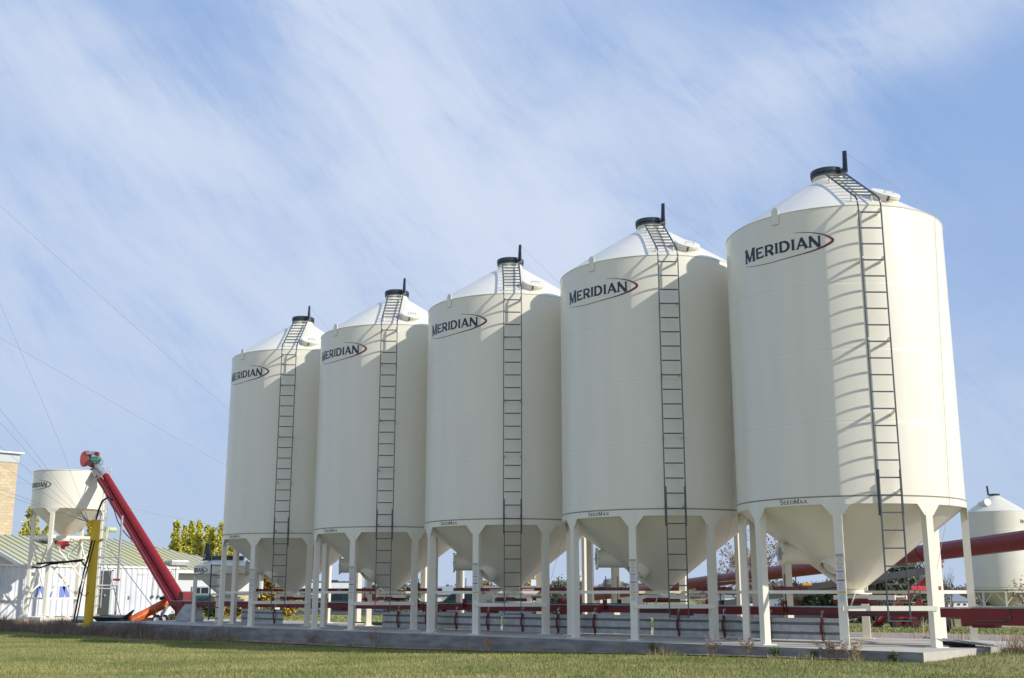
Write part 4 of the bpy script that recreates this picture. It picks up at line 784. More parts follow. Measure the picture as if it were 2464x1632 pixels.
# ------------------------------------------------------------------ right: big braced bin, augers
def right_bin():
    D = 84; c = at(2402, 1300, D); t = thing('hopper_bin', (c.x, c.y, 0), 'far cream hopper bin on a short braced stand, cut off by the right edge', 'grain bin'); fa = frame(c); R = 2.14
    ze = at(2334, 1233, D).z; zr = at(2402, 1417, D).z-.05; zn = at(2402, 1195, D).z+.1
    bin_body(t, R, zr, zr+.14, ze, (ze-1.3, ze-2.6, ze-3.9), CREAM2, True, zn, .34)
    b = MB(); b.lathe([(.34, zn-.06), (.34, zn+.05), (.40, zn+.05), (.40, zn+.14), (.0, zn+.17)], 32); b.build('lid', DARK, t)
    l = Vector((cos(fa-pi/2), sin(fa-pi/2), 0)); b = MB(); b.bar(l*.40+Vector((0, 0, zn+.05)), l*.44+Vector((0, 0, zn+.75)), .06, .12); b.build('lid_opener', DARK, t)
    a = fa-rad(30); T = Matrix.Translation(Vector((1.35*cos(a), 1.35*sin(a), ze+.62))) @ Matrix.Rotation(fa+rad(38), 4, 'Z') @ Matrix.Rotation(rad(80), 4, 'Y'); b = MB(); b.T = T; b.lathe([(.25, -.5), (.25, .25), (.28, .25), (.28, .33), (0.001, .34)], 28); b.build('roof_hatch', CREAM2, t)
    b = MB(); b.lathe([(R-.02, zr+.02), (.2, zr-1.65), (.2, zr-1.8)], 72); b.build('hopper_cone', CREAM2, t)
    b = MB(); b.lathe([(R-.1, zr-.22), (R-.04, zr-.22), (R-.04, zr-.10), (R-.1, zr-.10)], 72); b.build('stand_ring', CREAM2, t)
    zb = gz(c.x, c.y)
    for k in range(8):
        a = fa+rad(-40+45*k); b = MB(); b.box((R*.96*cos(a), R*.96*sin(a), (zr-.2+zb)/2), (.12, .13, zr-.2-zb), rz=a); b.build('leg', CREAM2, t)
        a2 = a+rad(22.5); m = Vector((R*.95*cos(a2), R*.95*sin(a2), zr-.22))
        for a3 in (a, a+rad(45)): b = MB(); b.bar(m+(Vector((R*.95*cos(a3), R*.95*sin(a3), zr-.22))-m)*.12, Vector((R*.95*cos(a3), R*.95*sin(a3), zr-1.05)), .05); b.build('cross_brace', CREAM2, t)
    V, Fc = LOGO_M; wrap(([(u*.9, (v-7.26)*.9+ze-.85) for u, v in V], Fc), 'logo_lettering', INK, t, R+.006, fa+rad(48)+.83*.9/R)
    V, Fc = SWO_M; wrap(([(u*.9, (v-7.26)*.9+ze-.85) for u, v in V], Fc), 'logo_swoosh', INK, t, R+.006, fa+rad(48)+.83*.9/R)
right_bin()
def big_auger():
    A = at(1352, 1446, 78); B = at(2475, 1300, 31.0); B = A+(B-A)*1.12; ax = (B-A).normalized(); t = thing('transport_auger', (A.x, A.y, 0), 'very long thick dark red auger tube slanting up to the right behind the bins', 'auger'); O = t.location.copy()
    up = Vector((0, 0, 1)); up = (up-ax*up.z).normalized(); lat = ax.cross(up); poly = [(a*1.18, c*1.18+.03) for a, c in [(-.17, -.30), (.17, -.30), (.28, -.16), (.30, .02), (.26, .04), (.26, .09), (.22, .20), (.18, .22), (.10, .29), (-.10, .29), (-.18, .22), (-.22, .20), (-.26, .09), (-.26, .04), (-.30, .02), (-.28, -.16)]]
    b = MB(); b.prism(poly, A-O, lat, up, ax, (B-A).length); b.build('auger_tube', RED, t)
    b = MB(); L = (B-A).length
    for k in range(1, 10): b = MB(); p = A-O+ax*(L*k/10); b.prism([(x*1.06, y*1.06) for x, y in poly], p, lat, up, ax, .05); b.build('tube_joint', RED, t)
    # grey undercarriage of the auger
    def w(x, y, D): return at(x, y, D)-O
    b = MB(); b.bar(w(1690, 1470, 52), w(1899, 1420, 46), .10, .24); b.bar(w(1899, 1420, 46), w(2236, 1373, 41), .10, .24); b.build('frame_beam', GREYB, t)
    b = MB(); b.bar(w(1690, 1455, 50), w(2030, 1418, 44), .08, .17); b.bar(w(2030, 1418, 44), w(2236, 1370, 41), .08, .14); b.build('frame_beam', GREYB, t)
    b = MB()
    for (x0, y0, x1, y1, D) in ((1700, 1440, 1775, 1403, 50), (1855, 1430, 1880, 1405, 47), (1560, 1425, 1700, 1445, 54)): b.bar(w(x0, y0, D), w(x1, y1, D), .07)
    b.bar(w(1990, 1412, 44.5), w(2236, 1372, 41), .04); b.bar(w(1700, 1403, 49), w(2240, 1358, 41), .025); b.build('strut', GALV, t)
    for (x, y, D) in ((1692, 1447, 49.5), (1942, 1406, 44.2)):
        b = MB(); b.box(w(x, y, D), (.36, .03, .09), rz=YAW-.02); b.build('amber_reflector', mat('amber', (.75, .33, .01), .4), t)
    # lift box near the right
    b = MB(); b.prism([(-.2, .22), (.22, .22), (.26, .0), (.0, -.22), (-.2, -.22)], w(2255, 1352, 40), Vector(RT), Vector((0, 0, 1)), Vector(FW), .3); b.build('hydraulic_box', GREYB, t)
    b = MB(); b.box(w(2263, 1363, 39.8), (.16, .1, .09), rz=YAW); b.build('hose_coupling', REDB, t)
    # transport wheel and legs to the ground
    p = at(2265, 1480, 45); g = gz(p.x, p.y); b = MB(); b.tube((p.x-O.x, p.y-O.y, g+.42), (p.x-O.x+.15, p.y-O.y+.15, g+.42), .42, n=28); wv = b.build('wheel', BLACK, t); b = MB(); b.tube((p.x-O.x-.01, p.y-O.y-.01, g+.42), (p.x-O.x, p.y-O.y, g+.42), .28, n=24); b.build('rim', mat('pale_yellow_rim', (.6, .58, .25), .5), wv)
    b = MB(); b.bar((p.x-O.x+.1, p.y-O.y+.1, g+.42), w(2263, 1375, 40.5), .10); b.build('leg', GREYB, t)
    p = at(1400, 1446, 76); b = MB(); b.bar((p.x-O.x, p.y-O.y, gz(p.x, p.y)), p-O, .2); b.build('foot_stand', RED, t)
big_auger()
def small_auger():
    a = at(2110, 1503, 58); e = at(2262, 1362, 52); t = thing('grain_auger', (a.x, a.y, gz(a.x, a.y)), 'small bright red portable auger with motorized mover standing on the lawn', 'auger'); O = t.location.copy(); A = a-O; E = e-O; d = (E-A)
    b = MB(); b.tube(A, E, .15, n=16); b.build('tube', REDB, t)
    b = MB(); b.tube(A-d*.012, A+d*.05, .22, n=10, cap=False)
    for k in range(8): q = 2*pi*k/8; ax = d.normalized(); u = ax.cross(Vector((0, 0, 1))).normalized(); v = ax.cross(u); o_ = (u*cos(q)+v*sin(q))*.22; b.bar(A-d*.03+o_, A+d*.06+o_, .02)
    b.build('intake_cage', RED, t)
    b = MB(); b.bar(A+d*.42+Vector((0, 0, .28)), E+Vector((0, 0, .25)), .03)
    for k in range(7): q = A+d*(.45+.08*k); b.bar(q, q+Vector((0, 0, .27)), .02)
    b.build('hose_rail', GALV, t)
    F3 = Vector((FW[0], FW[1], 0)).normalized(); R3 = Vector(RT); c = at(2172, 1490, 57)-O; zg = .24
    b = MB(); b.box(c+Vector((0, 0, .10)), (1.15, .5, .16), rz=YAW); b.bar(c+Vector((0, 0, .1)), A+d*.42, .10); b.bar(c+R3*.5+Vector((0, 0, .1)), A+d*.75, .07); b.build('mover_frame', REDB, t)
    for sx_, sy_ in ((-.45, -.35), (.50, -.35), (-.25, .45), (.30, .45)):
        q = c+R3*sx_+F3*sy_; q = Vector((q.x, q.y, zg)); b = MB(); b.tube(q-F3*.11, q+F3*.11, .25, n=22); w = b.build('wheel', BLACK, t); b = MB(); b.tube(q-F3*.12, q-F3*.11, .12, n=14); b.build('rim', RED, w)
    m = at(2168, 1443, 56.5)-O; b = MB(); b.box(m, (.55, .45, .36), rz=YAW); b.tube(m+R3*.2-F3*.1, m+R3*.2-F3*.35, .20, n=16); b.box(m+R3*.1+Vector((0, 0, .22)), (.3, .3, .12), rz=YAW); b.build('engine', BLACK, t)
    b = MB(); b.box(m-R3*.28-Vector((0, 0, .12)), (.12, .4, .25), rz=YAW); b.bar(m-Vector((0, 0, .2)), c+Vector((0, 0, .15)), .12); b.build('engine_mount', REDB, t)
    b = MB(); b.bar(at(2190, 1450, 57)-O, at(2212, 1422, 56)-O, .05); b.box(at(2200, 1450, 57)-O, (.45, .4, .05), rz=YAW); b.build('battery_shelf', GALV, t)
small_auger()
# ------------------------------------------------------------------ vehicles
def car(name, x, D, label, cat, col, L=4.8, Wd=1.9, H=1.75, kind='suv', head=1, rz=0., group=None, lower=None):
    X, Y = gp(x, D); z = gz(X, Y); t = thing(name, (X, Y, z), label, cat, YAW+rz+(0 if head > 0 else pi), group=group); m = mat(name+'_paint', col, .3, coat=.4)
    sill, belt = .28*H/1.75, H*.58
    body = {'suv': [(-L/2, sill+.1), (-L/2+.1, sill), (L/2-.1, sill), (L/2, sill+.15), (L/2-.03, belt-.12), (L*.28, belt), (-L/2+.02, belt)],
            'pickup': [(-L/2, sill+.1), (-L/2+.1, sill), (L/2-.1, sill), (L/2, sill+.15), (L/2-.03, belt-.1), (L*.22, belt), (-L*.14, belt), (-L*.14, belt-.06), (-L/2+.02, belt-.06)],
            'sedan': [(-L/2, sill+.1), (-L/2+.1, sill-.05), (L/2-.1, sill-.05), (L/2, sill+.1), (L/2-.1, belt-.22), (L*.24, belt-.02), (-L*.35, belt), (-L/2+.05, belt-.05)]}[kind]
    cab = {'suv': [(-L*.47, belt), (L*.25, belt), (L*.10, H-.04), (L*.05, H), (-L*.40, H), (-L*.45, H-.08)], 'pickup': [(-L*.13, belt), (L*.21, belt), (L*.09, H-.03), (L*.03, H), (-L*.10, H), (-L*.125, H-.06)],
           'sedan': [(-L*.34, belt), (L*.24, belt-.02), (L*.08, H-.03), (L*.0, H), (-L*.18, H-.01), (-L*.24, H-.05)]}[kind]
    b = MB(); b.prism(body, (0, -Wd/2, 0), (1, 0, 0), (0, 0, 1), (0, 1, 0), Wd); b.prism(cab, (0, -Wd/2+.12, 0), (1, 0, 0), (0, 0, 1), (0, 1, 0), Wd-.24); b.build('body', m, t)
    cx_ = sum(p[0] for p in cab)/len(cab); cz_ = (belt+H)/2
    for s_ in (-1, 1):
        b = MB(); pl = [((p[0]-cx_)*.86+cx_, (p[1]-cz_)*.72+cz_) for p in cab]; y = s_*(Wd/2-.12)+(.004 if s_ > 0 else -.012)
        b.prism(pl, (0, y, 0), (1, 0, 0), (0, 0, 1), (0, 1, 0), .008); b.build('side_window', GLASS, t)
        b = MB(); y = s_*(Wd/2-.12)+(.014 if s_ > 0 else -.026); b.box((cx_+L*.02, y+.006, cz_), (.06, .012, (H-belt)*.72)); b.build('window_pillar', m, t)
    b = MB(); p, q = cab[1], cab[2]; b.add([(p[0]+.006, -Wd/2+.22, p[1]+.04), (p[0]+.006, Wd/2-.22, p[1]+.04), (q[0]+.02, Wd/2-.26, q[1]-.03), (q[0]+.02, -Wd/2+.26, q[1]-.03)], [(0, 1, 2, 3)]); b.build('windshield', GLASS, t)
    for sx_ in (-.30, .31):
        for s_ in (-1, 1):
            r_ = .36 if kind != 'sedan' else .31; y = s_*(Wd/2-.1); b = MB(); b.tube((L*sx_, y-.11, r_), (L*sx_, y+.11, r_), r_, n=24); w = b.build('wheel', BLACK, t); b = MB(); b.tube((L*sx_, y+s_*.11, r_), (L*sx_, y+s_*.125, r_), r_*.62, n=16); b.build('rim', CHROME, w)
    b = MB(); b.box((L/2-.02, 0, sill+.12), (.10, Wd-.1, .16)); b.box((-L/2+.02, 0, sill+.12), (.10, Wd-.1, .16)); b.build('bumper', CHROME if kind == 'pickup' else m, t)
    for s_ in (-1, 1):
        b = MB(); b.box((L/2-.03, s_*(Wd/2-.22), belt-.24), (.06, .28, .13)); b.build('headlight', WHITE, t); b = MB(); b.box((-L/2+.03, s_*(Wd/2-.14), belt-.25), (.06, .16, .25)); b.build('tail_light', REDB, t)
    b = MB()
    for s_ in (-1, 1): b.box((L*.19, s_*(Wd/2+.02), belt+.06), (.12, .18, .13))
    b.build('mirror', m, t); return t
car('parked_suv', 868-60, 112, 'dark teal SUV parked facing left in front of the motorhome', 'car', (.015, .04, .05), 4.9, head=-1, rz=.25)
car('pickup_truck', 893, 116, 'red pickup truck with shiny wheels parked between the left bins', 'pickup truck', (.35, .02, .03), 5.4, kind='pickup', head=-1, rz=.1)
car('parked_sedan', 980, 118, 'white sedan parked beyond the steel side panels', 'car', (.72, .74, .76), 4.7, H=1.45, kind='sedan', head=-1, rz=.1)
car('parked_suv', 1100, 112, 'dark blue-green SUV seen above the conveyor under the middle bin', 'car', (.015, .05, .06), 4.9, head=-1, rz=-.15)
car('parked_suv', 1140, 124, 'grey SUV parked just right of the dark blue-green SUV', 'car', (.35, .36, .37), 4.8, head=1, rz=-.9)
car('pickup_truck', 1298, 118, 'white pickup truck parked in front of the pink building', 'pickup truck', (.7, .72, .73), 5.4, kind='pickup', head=1, rz=-.2)
car('parked_sedan', 1812, 120, 'white sedan parked behind the grey auger frame', 'car', (.72, .74, .76), 4.7, H=1.45, kind='sedan', head=1, rz=.1)
def motorhome():
    X, Y = gp(770, 132); t = thing('motorhome', (X, Y, gz(X, Y)), 'long white motorhome with dark blue stripes behind the red pickup', 'motorhome', YAW+.1); b = MB(); L = 9.5
    b.prism([(-L/2, .5), (L/2-.1, .5), (L/2, .9), (L/2-.1, 2.9), (L/2-.5, 3.0), (-L/2, 3.0)], (0, -1.2, 0), (1, 0, 0), (0, 0, 1), (0, 1, 0), 2.4); b.build('body', WHITE, t)
    b = MB(); b.box((-.2, -1.21, 1.0), (L-.6, .02, .55)); b.box((-.2, -1.21, 2.1), (L-1.2, .02, .5)); b.prism([(-L*.40, .9), (-L*.2, .9), (-L*.12, 1.9), (-L*.2, 1.9)], (0, -1.215, 0), (1, 0, 0), (0, 0, 1), (0, 1, 0), .006); b.build('stripe', mat('dark_blue_stripe', (.02, .05, .08), .4), t)
    b = MB(); b.box((-.2, 0, 3.08), (L-.3, 2.5, .12)); b.box((1.5, 0, 3.2), (1, .8, .2)); b.build('roof', mat('dark_green_trim', (.02, .07, .06), .6), t)
    for sx_ in (-.28, .3): b = MB(); b.tube((L*sx_, -1.22, .45), (L*sx_, -1.0, .45), .45, n=24); w = b.build('wheel', BLACK, t); b = MB(); b.tube((L*sx_, -1.24, .45), (L*sx_, -1.22, .45), .25, n=18); b.build('rim', CHROME, w)
    b = MB(); b.box((L/2-.02, 0, 2.1), (.06, 2.1, .9)); b.build('windshield', GLASS, t)
motorhome()
# ------------------------------------------------------------------ far buildings
def block(name, x0, x1, y0, D, label, m, cat='building', deep=10, roofm=None, gable=False, extra=None):
    A = at(x0, 1440, D); B = at(x1, 1440, D); c = (A+B)/2; H = at((x0+x1)/2, y0, D).z; w = (B-A).length; g = gz(c.x, c.y); t = thing(name, (c.x, c.y, g), label, cat, YAW); h = H-g
    b = MB(); b.box((0, deep/2, h/2-.2), (w, deep, h+.4)); b.build('wall', m, t)
    b = MB()
    if gable: b.prism([(-.3, h), (deep+.3, h), (deep/2, h+1.2)], (-w/2-.3, 0, 0), (0, 1, 0), (0, 0, 1), (1, 0, 0), w+.6)
    else: b.box((0, deep/2, h+.12), (w+.3, deep+.3, .25))
    b.build('roof', roofm or GALV, t)
    if extra: extra(t, w, h)
    return t
MAU = mat('mauve_metal_wall', (.17, .12, .125), .6, var=.06, vscale=1.); PINK = mat('pink_stucco', (.42, .25, .22), .8, var=.06, vscale=1); PALEG = mat('pale_grey_wall', (.40, .42, .42), .7, var=.05, vscale=1)
def win(t, w, h):
    for k in range(3): b = MB(); b.box((-w*.3+w*.3*k, -.03, h*.45), (w*.12, .06, h*.3)); b.build('window', GLASS, t)
def door2(t, w, h):
    b = MB(); b.box((-w*.25, -.03, h*.35), (w*.2, .06, h*.7)); b.build('door', WHITE, t)
block('mauve_shed', 1114, 1212, 1415, 150, 'long mauve metal shed beyond the parked SUVs', MAU, deep=14, extra=door2)
block('grey_shed', 1038, 1106, 1431, 165, 'low grey metal shed behind the white sedan', PALEG, deep=12, gable=True, extra=door2)
def roofgear(t, w, h):
    b = MB(); b.box((-w*.33, 3, h+.55), (w*.10, 2, 1.0)); b.build('rooftop_unit', WHITE, t)
block('pink_building', 1257, 1434, 1414, 150, 'flat-roofed pink building seen between the middle bins', PINK, deep=16, extra=lambda t, w, h: (roofgear(t, w, h), win(t, w, h)))
block('teal_building', 1338, 1402, 1401, 172, 'blue-green metal building rising behind the pink building', mat('blue_green_wall', (.10, .16, .18), .6), deep=12, extra=win)
block('grey_workshop', 1424, 1552, 1414, 160, 'dull grey workshop with vents on its roof, left of the long auger', GREYB, deep=14, roofm=mat('grey_roof', (.2, .21, .22), .7), extra=door2)
block('white_shed', 2281, 2330, 1447, 190, 'small white gabled shed far beyond the lawn at the right', WHITE, deep=10, gable=True, extra=win)
block('white_house', 1880, 1906, 1440, 150, 'small white building far behind the grey auger frame', WHITE, deep=7, extra=door2)
block('white_depot', 1745, 1800, 1437, 160, 'low white depot behind the second bin from the right', WHITE, deep=9, extra=win)
# white tower tank with a pointed top, roof vents
c = at(1397, 1420, 200); t = thing('tower_tank', (c.x, c.y, gz(c.x, c.y)), 'slim white tower tank with a lattice cap above the pink building', 'tower'); g = gz(c.x, c.y); h = at(1397, 1386, 200).z-g
b = MB(); b.tube((0, 0, 0), (0, 0, h), .32, n=20) if False else b.tube((0, 0, 0), (0, 0, h), .33*2.0, n=20); b.build('shaft', WHITE, t)
b = MB()
for q in range(4): a = q*pi/2+.4; b.bar((.5*cos(a), .5*sin(a), h), (0, 0, h+.9), .08)
b.box((0, 0, h+.05), (1.5, 1.5, .1)); b.build('lattice_cap', WHITE, t)
for (x, y0, r_, D, k, lab) in ((1451, 1405, .8, 156, 'dome', 'pale rounded roof vent, leftmost on the grey workshop'), (1458, 1401, .45, 158, 'cyl', 'cream upright roof vent next to the pale rounded vent'), (1472, 1393, 1.3, 154, 'dome', 'large dark hooded roof vent on the grey workshop'), (1490, 1399, .7, 155, 'fan', 'tan horn-shaped roof vent right of the large dark hood'), (1507, 1403, .55, 155, 'fan', 'blue-grey funnel-shaped roof vent, rightmost on the grey workshop')):
    c = at(x, y0, D); b = MB(); zr = at(x, 1414, D).z-.3; m_ = {'dome': GREYB if r_ > 1 else GALV, 'cyl': CREAM2, 'fan': mat('vent_%d' % x, (.35, .3, .2) if x < 1500 else (.25, .33, .38), .6)}[k]
    if k == 'dome': b.lathe([(r_*.8, zr), (r_, (zr+c.z)/2), (r_*.8, c.z-.1), (.01, c.z+.1)], 18, c=(c.x, c.y))
    elif k == 'cyl': b.lathe([(r_, zr), (r_, c.z), (.01, c.z+.1)], 14, c=(c.x, c.y))
    else: b.lathe([(r_*.35, zr), (r_*.4, (zr+c.z)/2), (r_, c.z-.1), (r_, c.z), (.01, c.z+.02)], 16, c=(c.x, c.y))
    tag(b.build('roof_vent', m_), lab, 'vent')
# rear yellow post, utility poles
p = at(1027, 1450, 44); b = MB(); b.tube((p.x, p.y, gz(p.x, p.y)), (p.x, p.y, 4.3), .085, n=20); tag(b.build('yellow_post', YELB), 'bright yellow post behind the gap between the second and middle bins', 'post')
for x, D, yt, lab in ((827, 230, 1398, 'small utility pole above the motorhome'), (2245, 60, 1500, None), (1342, 140, 1376, None)):
    if lab is None: continue
    p = at(x, 1430, D); zt_ = at(x, yt, D).z; t = thing('utility_pole', (p.x, p.y, gz(p.x, p.y)), lab, 'utility pole'); b = MB(); b.tube((0, 0, 0), (0, 0, zt_-gz(p.x, p.y)), .16, .10, n=8); b.build('pole', WOODD, t); b = MB(); b.box((0, 0, zt_-gz(p.x, p.y)-.5), (2.6, .15, .15), rz=YAW); b.build('crossarm', WOODD, t)
# ------------------------------------------------------------------ trees
for i, (x, D, yt, w, lab) in enumerate(((58, 96, 1214, 3.0, 'yellow-green poplar right beside the buff block building'), (100, 104, 1262, 2.6, 'yellow-green poplar directly behind the hopper tank, left half'), (128, 108, 1300, 3.0, 'shorter yellow-green poplar seen through the tank stand'), (205, 100, 1262, 2.4, 'yellow-green poplar just left of the yellow post'), (240, 106, 1270, 2.2, 'yellow-green poplar just right of the yellow post'))):
    X, Y = gp(x, D); poplar(X, Y, at(x, yt, D).z-gz(X, Y), w, lab, 'poplars behind the green-roofed building', 20+i, nl=56, lf=.085)
PM = ['leftmost', 'second', 'third', 'fourth', 'fifth', 'sixth', 'seventh', 'eighth']
for i, (x, D, yt, w) in enumerate(((414, 108, 1253, 1.9), (436, 112, 1264, 1.6), (452, 110, 1256, 1.8), (470, 106, 1252, 1.9), (490, 110, 1262, 1.6), (503, 105, 1268, 1.5), (523, 104, 1261, 1.9), (553, 108, 1290, 2.0))):
    X, Y = gp(x, D); poplar(X, Y, at(x, yt, D).z-gz(X, Y), w, '%s golden poplar from the left in the group before the tall bins' % PM[i], 'poplars left of the tall bins', 40+i, nl=52, lf=.085)
GOLD = [leafmat('golden_leaf', (.50, .33, .04), (.60, .42, .07)), leafmat('ochre_leaf', (.28, .17, .02), (.36, .24, .05))]
OLIVE = [leafmat('olive_leaf_silver', (.17, .185, .125), (.27, .28, .20)), leafmat('olive_leaf_dark', (.05, .065, .03), (.10, .115, .06))]
DKG = [leafmat('dark_bush_leaf', (.02, .035, .012), (.05, .07, .02)), leafmat('mid_bush_leaf', (.05, .07, .02), (.10, .10, .03))]
def bpx(x, D, yt, wpx, lab, seed, mats, **k):
    X, Y = gp(x, D); bush(X, Y, at(x, yt, D).z-gz(X, Y), wpx*D/FPX, lab, seed, mats, **k)
bpx(665, 72, 1386, 90, 'golden-leaved young tree behind the leftmost tall bin', 60, GOLD, n=80, lf=.10, nc=60, name='golden_tree', cat='tree')
bpx(618, 80, 1402, 60, 'ochre bushy tree left of the golden young tree', 61, GOLD, n=60, lf=.10, nc=40, name='ochre_tree', cat='tree')
bpx(500, 64, 1440, 60, 'dark green hedge bush in front of the green-roofed building', 62, DKG, n=70, lf=.06, nc=40)
bpx(560, 66, 1440, 40, 'rusty orange low bush beside the dark green hedge', 63, [GOLD[1], DKG[1]], n=60, lf=.06, nc=30)
bpx(420, 45, 1478, 26, 'low grey-green shrub by the foot of the steep red conveyor', 64, [OLIVE[0], DKG[1]], n=60, lf=.03, nc=30)
bpx(955, 90, 1398, 50, 'silvery olive shrub behind the second tall bin from the left', 65, OLIVE, n=90, lf=.07, nc=50)
bpx(1350, 80, 1408, 120, 'wide silvery olive shrub in front of the pink building', 66, OLIVE, n=110, lf=.07, nc=70)
bpx(1280, 185, 1394, 40, 'yellow autumn tree above the pink building', 67, GOLD, n=80, lf=.16, nc=40, name='yellow_tree', cat='tree')
bpx(1168, 190, 1400, 50, 'pale ochre tree above the mauve shed', 68, [GOLD[1], TWIG], n=50, lf=.16, nc=34, name='ochre_tree', cat='tree')
bpx(2155, 70, 1340, 190, 'large silvery olive tree behind the ladder of the nearest bin', 69, OLIVE, n=190, lf=.085, nc=120, name='olive_tree', cat='tree')
bpx(2030, 88, 1405, 120, 'dark spreading tree between the nearest bin and its slide gate', 70, [DKG[0], OLIVE[1]], n=110, lf=.10, nc=60, name='dark_tree', cat='tree')
bpx(1935, 96, 1412, 110, 'dark shrubby tree below the orange reflector', 71, [DKG[0], OLIVE[1]], n=90, lf=.10, nc=50, name='dark_tree', cat='tree')
bpx(2400, 210, 1420, 80, 'brown thicket tree beyond the lawn under the far bin', 72, [TWIG, DKG[1]], n=80, lf=.18, nc=40, name='thicket_tree', cat='tree')
for (x, D, yt, sp, lab, sd, lf, lv) in ((2291, 62, 1335, .62, 'slender bare tree between the nearest bin and the far bin', 80, 0, 5), (1835, 58, 1238, .62, 'tall bare tree with rusty leaves in the gap left of the nearest bin', 81, 2, 6), (1700, 70, 1358, .8, 'bare spreading tree between the two right-hand bins', 82, 0, 6),
                                     (1905, 75, 1385, .5, 'thin bare tree behind the aeration tube of the nearest bin', 83, 0, 5), (2103, 66, 1395, .5, 'bare pale-trunked tree in front of the silvery olive tree', 84, 0, 5), (2545, 50, 1290, .75, 'budding bare tree reaching in at the right edge before the far bin', 85, 1, 6), (1785, 62, 1300, .6, 'bare tree just left of the left legs of the nearest bin', 86, 0, 6)):
    X, Y = gp(x, D); bare_tree(X, Y, at(x, yt, D).z-gz(X, Y), lab, sd, sp, leafy=lf, lm=leafmat('rusty_leaf_%d' % sd, (.26, .13, .05), (.30, .2, .11)), levels=lv)
# distant woods along the horizon: one mass
def woods():
    r = np.random.default_rng(5); n = 5200; xs = r.uniform(-200, 2700, n); D = r.uniform(520, 760, n); C = []; S_ = []
    for x, d in zip(xs, D):
        h = 3.0+2.6*(.5+.5*sin(x*.021)+.35*sin(x*.07+1))+r.uniform(0, 2.0)
        if x > 1800: h += 1.3
        X, Y = gp(x, d); C.append((X, Y, gz(X, Y)+h*r.random()**.7)); S_.append(.7)
    V, F = leaves(C, 9, .55, S_, 9, .6); mi = r.integers(0, 3, len(F)); tag(npmesh('distant_woods', V, F, [mat('woods_brown', (.15, .12, .10), .9), mat('woods_grey', (.20, .17, .15), .9), mat('woods_green', (.09, .10, .055), .9)], mi=mi), kind='stuff')
woods()
for i, (x, D, yt) in enumerate(((1556, 240, 1404), (782, 260, 1405), (806, 262, 1408), (896, 250, 1409), (1006, 250, 1403), (1100, 258, 1405))):
    X, Y = gp(x, D); z = gz(X, Y); h = at(x, yt, D).z-z; t = thing('spruce_tree', (X, Y, z), ['distant spruce above the grey workshop vents', 'distant spruce left of the motorhome roof end', 'distant spruce just above the motorhome', 'distant spruce above the red pickup', 'distant spruce left of the bright yellow post', 'distant spruce above the grey shed'][i], 'tree', group='distant spruces on the skyline')
    C = [(random.gauss(0, (1-u)*.55), random.gauss(0, (1-u)*.55), h*(.12+.86*u)) for u in [k/22 for k in range(22)] for _ in range(3)]; V, F = leaves(C, 12, .16, .18, i); npmesh('crown', V, F, DKG[0], t); b = MB(); b.tube((0, 0, 0), (0, 0, h*.9), .1, .02, n=6); b.build('trunk', WOODD, t)
# ------------------------------------------------------------------ grass and weeds
GZV = np.vectorize(gz)
def inview(X, Y, Z, m=220):
    d = np.stack([X-CAM[0], Y-CAM[1], Z-CAM[2]], 1); z = d @ FW; px = 1232+FPX*(d @ RT)/z; py = 816-FPX*(d @ UPV)/z
    return (z > 1) & (px > -m) & (px < 2464+m) & (py < 1632+m*3)
def blades(name, n, x0, x1, y0, y1, h0, h1, w, m, seed, lean=.5, mask=None, label=None, mi=None, mats=None):
    r = np.random.default_rng(seed); X = r.uniform(x0, x1, n); Y = r.uniform(y0, y1, n); Z = GZV(X, Y); k = inview(X, Y, Z)
    if mask is not None: k &= mask(X, Y, r)
    X, Y, Z = X[k], Y[k], Z[k]; n = len(X); a = r.uniform(0, 2*pi, n); H = r.uniform(h0, h1, n)*(.75+.5*r.random(n))*(vary(X, Y) if 'weed' in name else 1); W_ = w*r.uniform(.6, 1.4, n); la = r.uniform(0, 2*pi, n); ll = lean*H*r.random(n)
    B = np.stack([X, Y, Z-.01], 1); dx = np.stack([np.cos(a)*W_, np.sin(a)*W_, 0*a], 1); T = B+np.stack([np.cos(la)*ll, np.sin(la)*ll, H], 1)
    V = np.stack([B-dx, B+dx, T], 1).reshape(-1, 3); F = np.arange(3*n).reshape(-1, 3)
    o = npmesh(name, V, F, mats or m, mi=(r.integers(0, len(mats), n) if mats else None)); return tag(o, label, None, None, 'stuff')
def vary(X, Y): return np.clip(.75+.55*np.sin(X*1.9+np.sin(Y*2.1)*1.5)*np.sin(X*.63+Y*1.1)+.35*np.sin(X*6.1+Y*3.), .25, 1.7)
def offpad(X, Y, r): return ~((X > PX0-.1) & (X < PX1+.05) & (Y > PY0-.05)) & ~((X > -30) & (X < 2.6) & (Y > -2.62))
BL2 = mat('grass_blades_green', (.13, .185, .045), .7, vscale=1.5, col2=(.26, .29, .09), spec=.2); BL3 = mat('grass_blades_straw', (.30, .26, .12), .8, vscale=1.5, col2=(.20, .19, .06), spec=.2)
def lawnmask(X, Y, r):
    edge = -2.65-.75*np.clip((-6-X)/16, 0, 1)-.2*np.sin(X*1.7)-.12*np.sin(X*4.1); d = .5+.5*np.sin(X*.9+1.3*np.sin(Y*.8))*np.sin(Y*1.7+.6*np.sin(X*1.9)); return ((Y < edge) | ((X > 2.65) & (Y < .3))) & (r.random(len(X)) < .45+.55*d)
blades('lawn_grass', 800000, -34, 9, -15, .3, .025, .055, .0065, None, 3, .7, lawnmask, mats=[BLADE, BLADE, BL2, BL3])
def tuft(X, Y, r): return lawnmask(X, Y, r) & (np.sin(X*2.3+1.1*np.sin(Y*1.9))*np.sin(Y*2.9+X*.7) > .35)
blades('tall_grass', 70000, -34, 9, -12, .3, .045, .09, .007, None, 13, .8, tuft, mats=[BL2, BLADE])
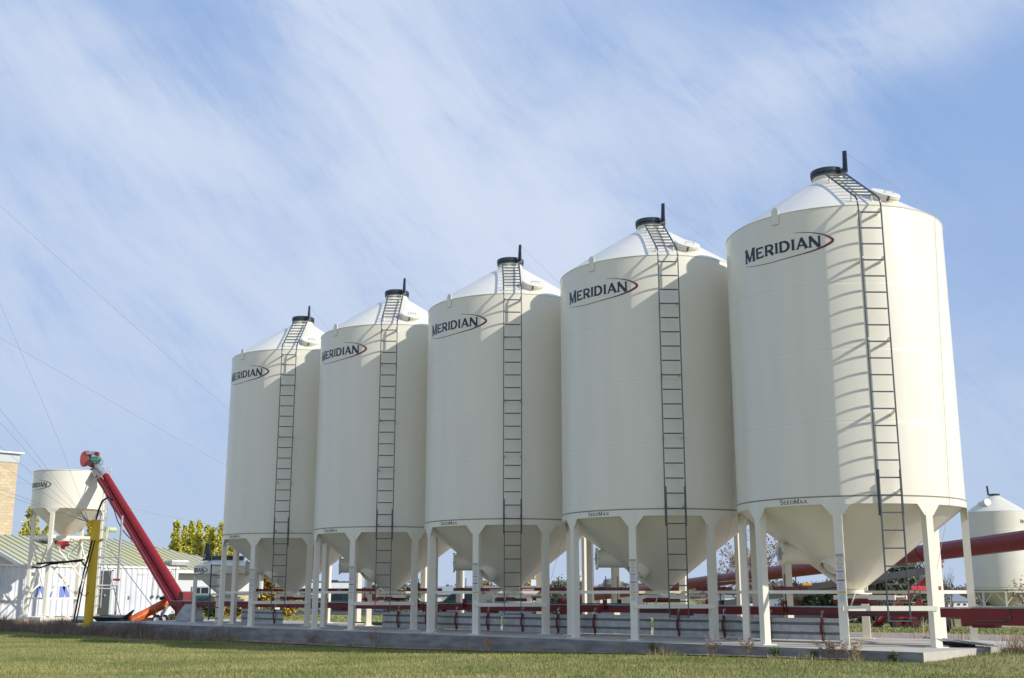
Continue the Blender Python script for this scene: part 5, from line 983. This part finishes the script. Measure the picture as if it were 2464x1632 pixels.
DRY = mat('dry_weed_brown', (.26, .18, .13), .9, vscale=3, col2=(.40, .30, .22)); DRY2 = mat('dry_weed_dark', (.17, .13, .105), .9, vscale=3, col2=(.24, .18, .14)); TAN = mat('dry_grass_tan', (.56, .41, .24), .9, vscale=3, col2=(.44, .30, .17))
blades('dry_weeds', 52000, -40, -17, -4.3, -2.5, .10, .42, .008, None, 5, .7, lambda X, Y, r: (Y > -4.1+.25*np.sin(X*1.3)) & (r.random(len(X)) < np.clip((-17-X)/6, .12, 1)), mats=[DRY, DRY2, DRY2])
blades('dry_weeds', 26000, -42, -27, -2.6, 2.2, .06, .22, .009, None, 6, .7, lambda X, Y, r: r.random(len(X)) < .8, mats=[DRY, DRY2, TAN])
blades('pad_edge_weeds', 9000, -20, 2.2, -3.05, -2.62, .05, .17, .006, None, 7, .8, lambda X, Y, r: np.sin(X*2.1)+np.sin(X*5.3+1) > -.1, mats=[DRY, TAN, BL2])
blades('roadside_weeds', 5200, -6, 16, 2.85, 5.5, .14, .60, .010, None, 8, .35, lambda X, Y, r: r.random(len(X)) < np.clip((X+6)/9, .1, 1), mats=[DRY, TAN])
blades('dry_grass', 16000, 2.7, 12, -.2, 1.3, .10, .34, .007, None, 9, .9, lambda X, Y, r: r.random(len(X)) < .75, mats=[TAN, TAN, TAN])
blades('field_grass', 60000, -60, 30, 12, 40, .05, .10, .03, None, 10, .5, lambda X, Y, r: Y > 2.6+(X+46)*.444, mats=[BLADE, BL2])
def weed(label, px, h, kind, seed, Yp=-2.78):
    p = ony(px, 1565, Yp); z = gz(p.x, Yp); t = thing('weed', (p.x, Yp, z), label, 'weed', group='weeds along the foot of the concrete pad'); r = random.Random(seed); b = MB(); C = []
    for i in range(9 if kind != 'green' else 12):
        a = r.uniform(0, 2*pi); l = r.uniform(.15, .6)*h; q = Vector((cos(a)*l, sin(a)*l*.6, h*r.uniform(.55, 1))); m = q*.5+Vector((0, 0, h*.12)); b.path([(0, 0, -.02), m, q], [.006, .004, .002], 4)
        for u in (.45, .6, .75, .9, 1.0): C.append(tuple(q*u+Vector((0, 0, h*.1*(1-u)))))
    M_ = {'dry': (DRY, TAN), 'red': (mat('red_seed', (.26, .17, .12), .9), DRY), 'green': (mat('weed_green_%d' % seed, (.10, .15, .07), .7), BL2), 'tan': (TAN, TAN)}[kind]
    b.build('stems', M_[1], t); V, F = leaves(C, 8 if kind != 'green' else 12, .011 if kind != 'green' else .011, .02, seed); npmesh('leaves', V, F, M_[0], t)
for a in [(q[0], q[1], q[2]*1.2, q[3], q[4]) for q in (('dry reddish seed-headed weed below the label leg of the nearest bin', 1992, .36, 'red', 1), ('second dry reddish weed, a little right of the label leg', 2012, .30, 'red', 2), ('lone tan seed-headed weed left of the pad corner', 2050, .30, 'tan', 3), ('leafy blue-green weed at the pad foot below the nearest bin', 1960, .12, 'green', 4),
          ('small yellow-green weed near the right corner of the pad', 2148, .13, 'green', 5), ('leafy green weed sprouting under the second bin from the right', 1575, .19, 'green', 6), ('wispy pinkish weed between the second and nearest bins', 1712, .30, 'red', 7), ('wispy rusty weed left of the nearest bin front legs', 1795, .32, 'red', 8),
          ('pale pink dry tuft under the middle bin', 1175, .26, 'tan', 9), ('brown bushy dry weed under the gap of the second and middle bins', 900, .34, 'dry', 10), ('rusty dry weed at the pad foot below the leftmost gap', 745, .22, 'dry', 11), ('green sprig at the pad foot under the nearest bin left leg', 1862, .15, 'green', 12))]: weed(*a)
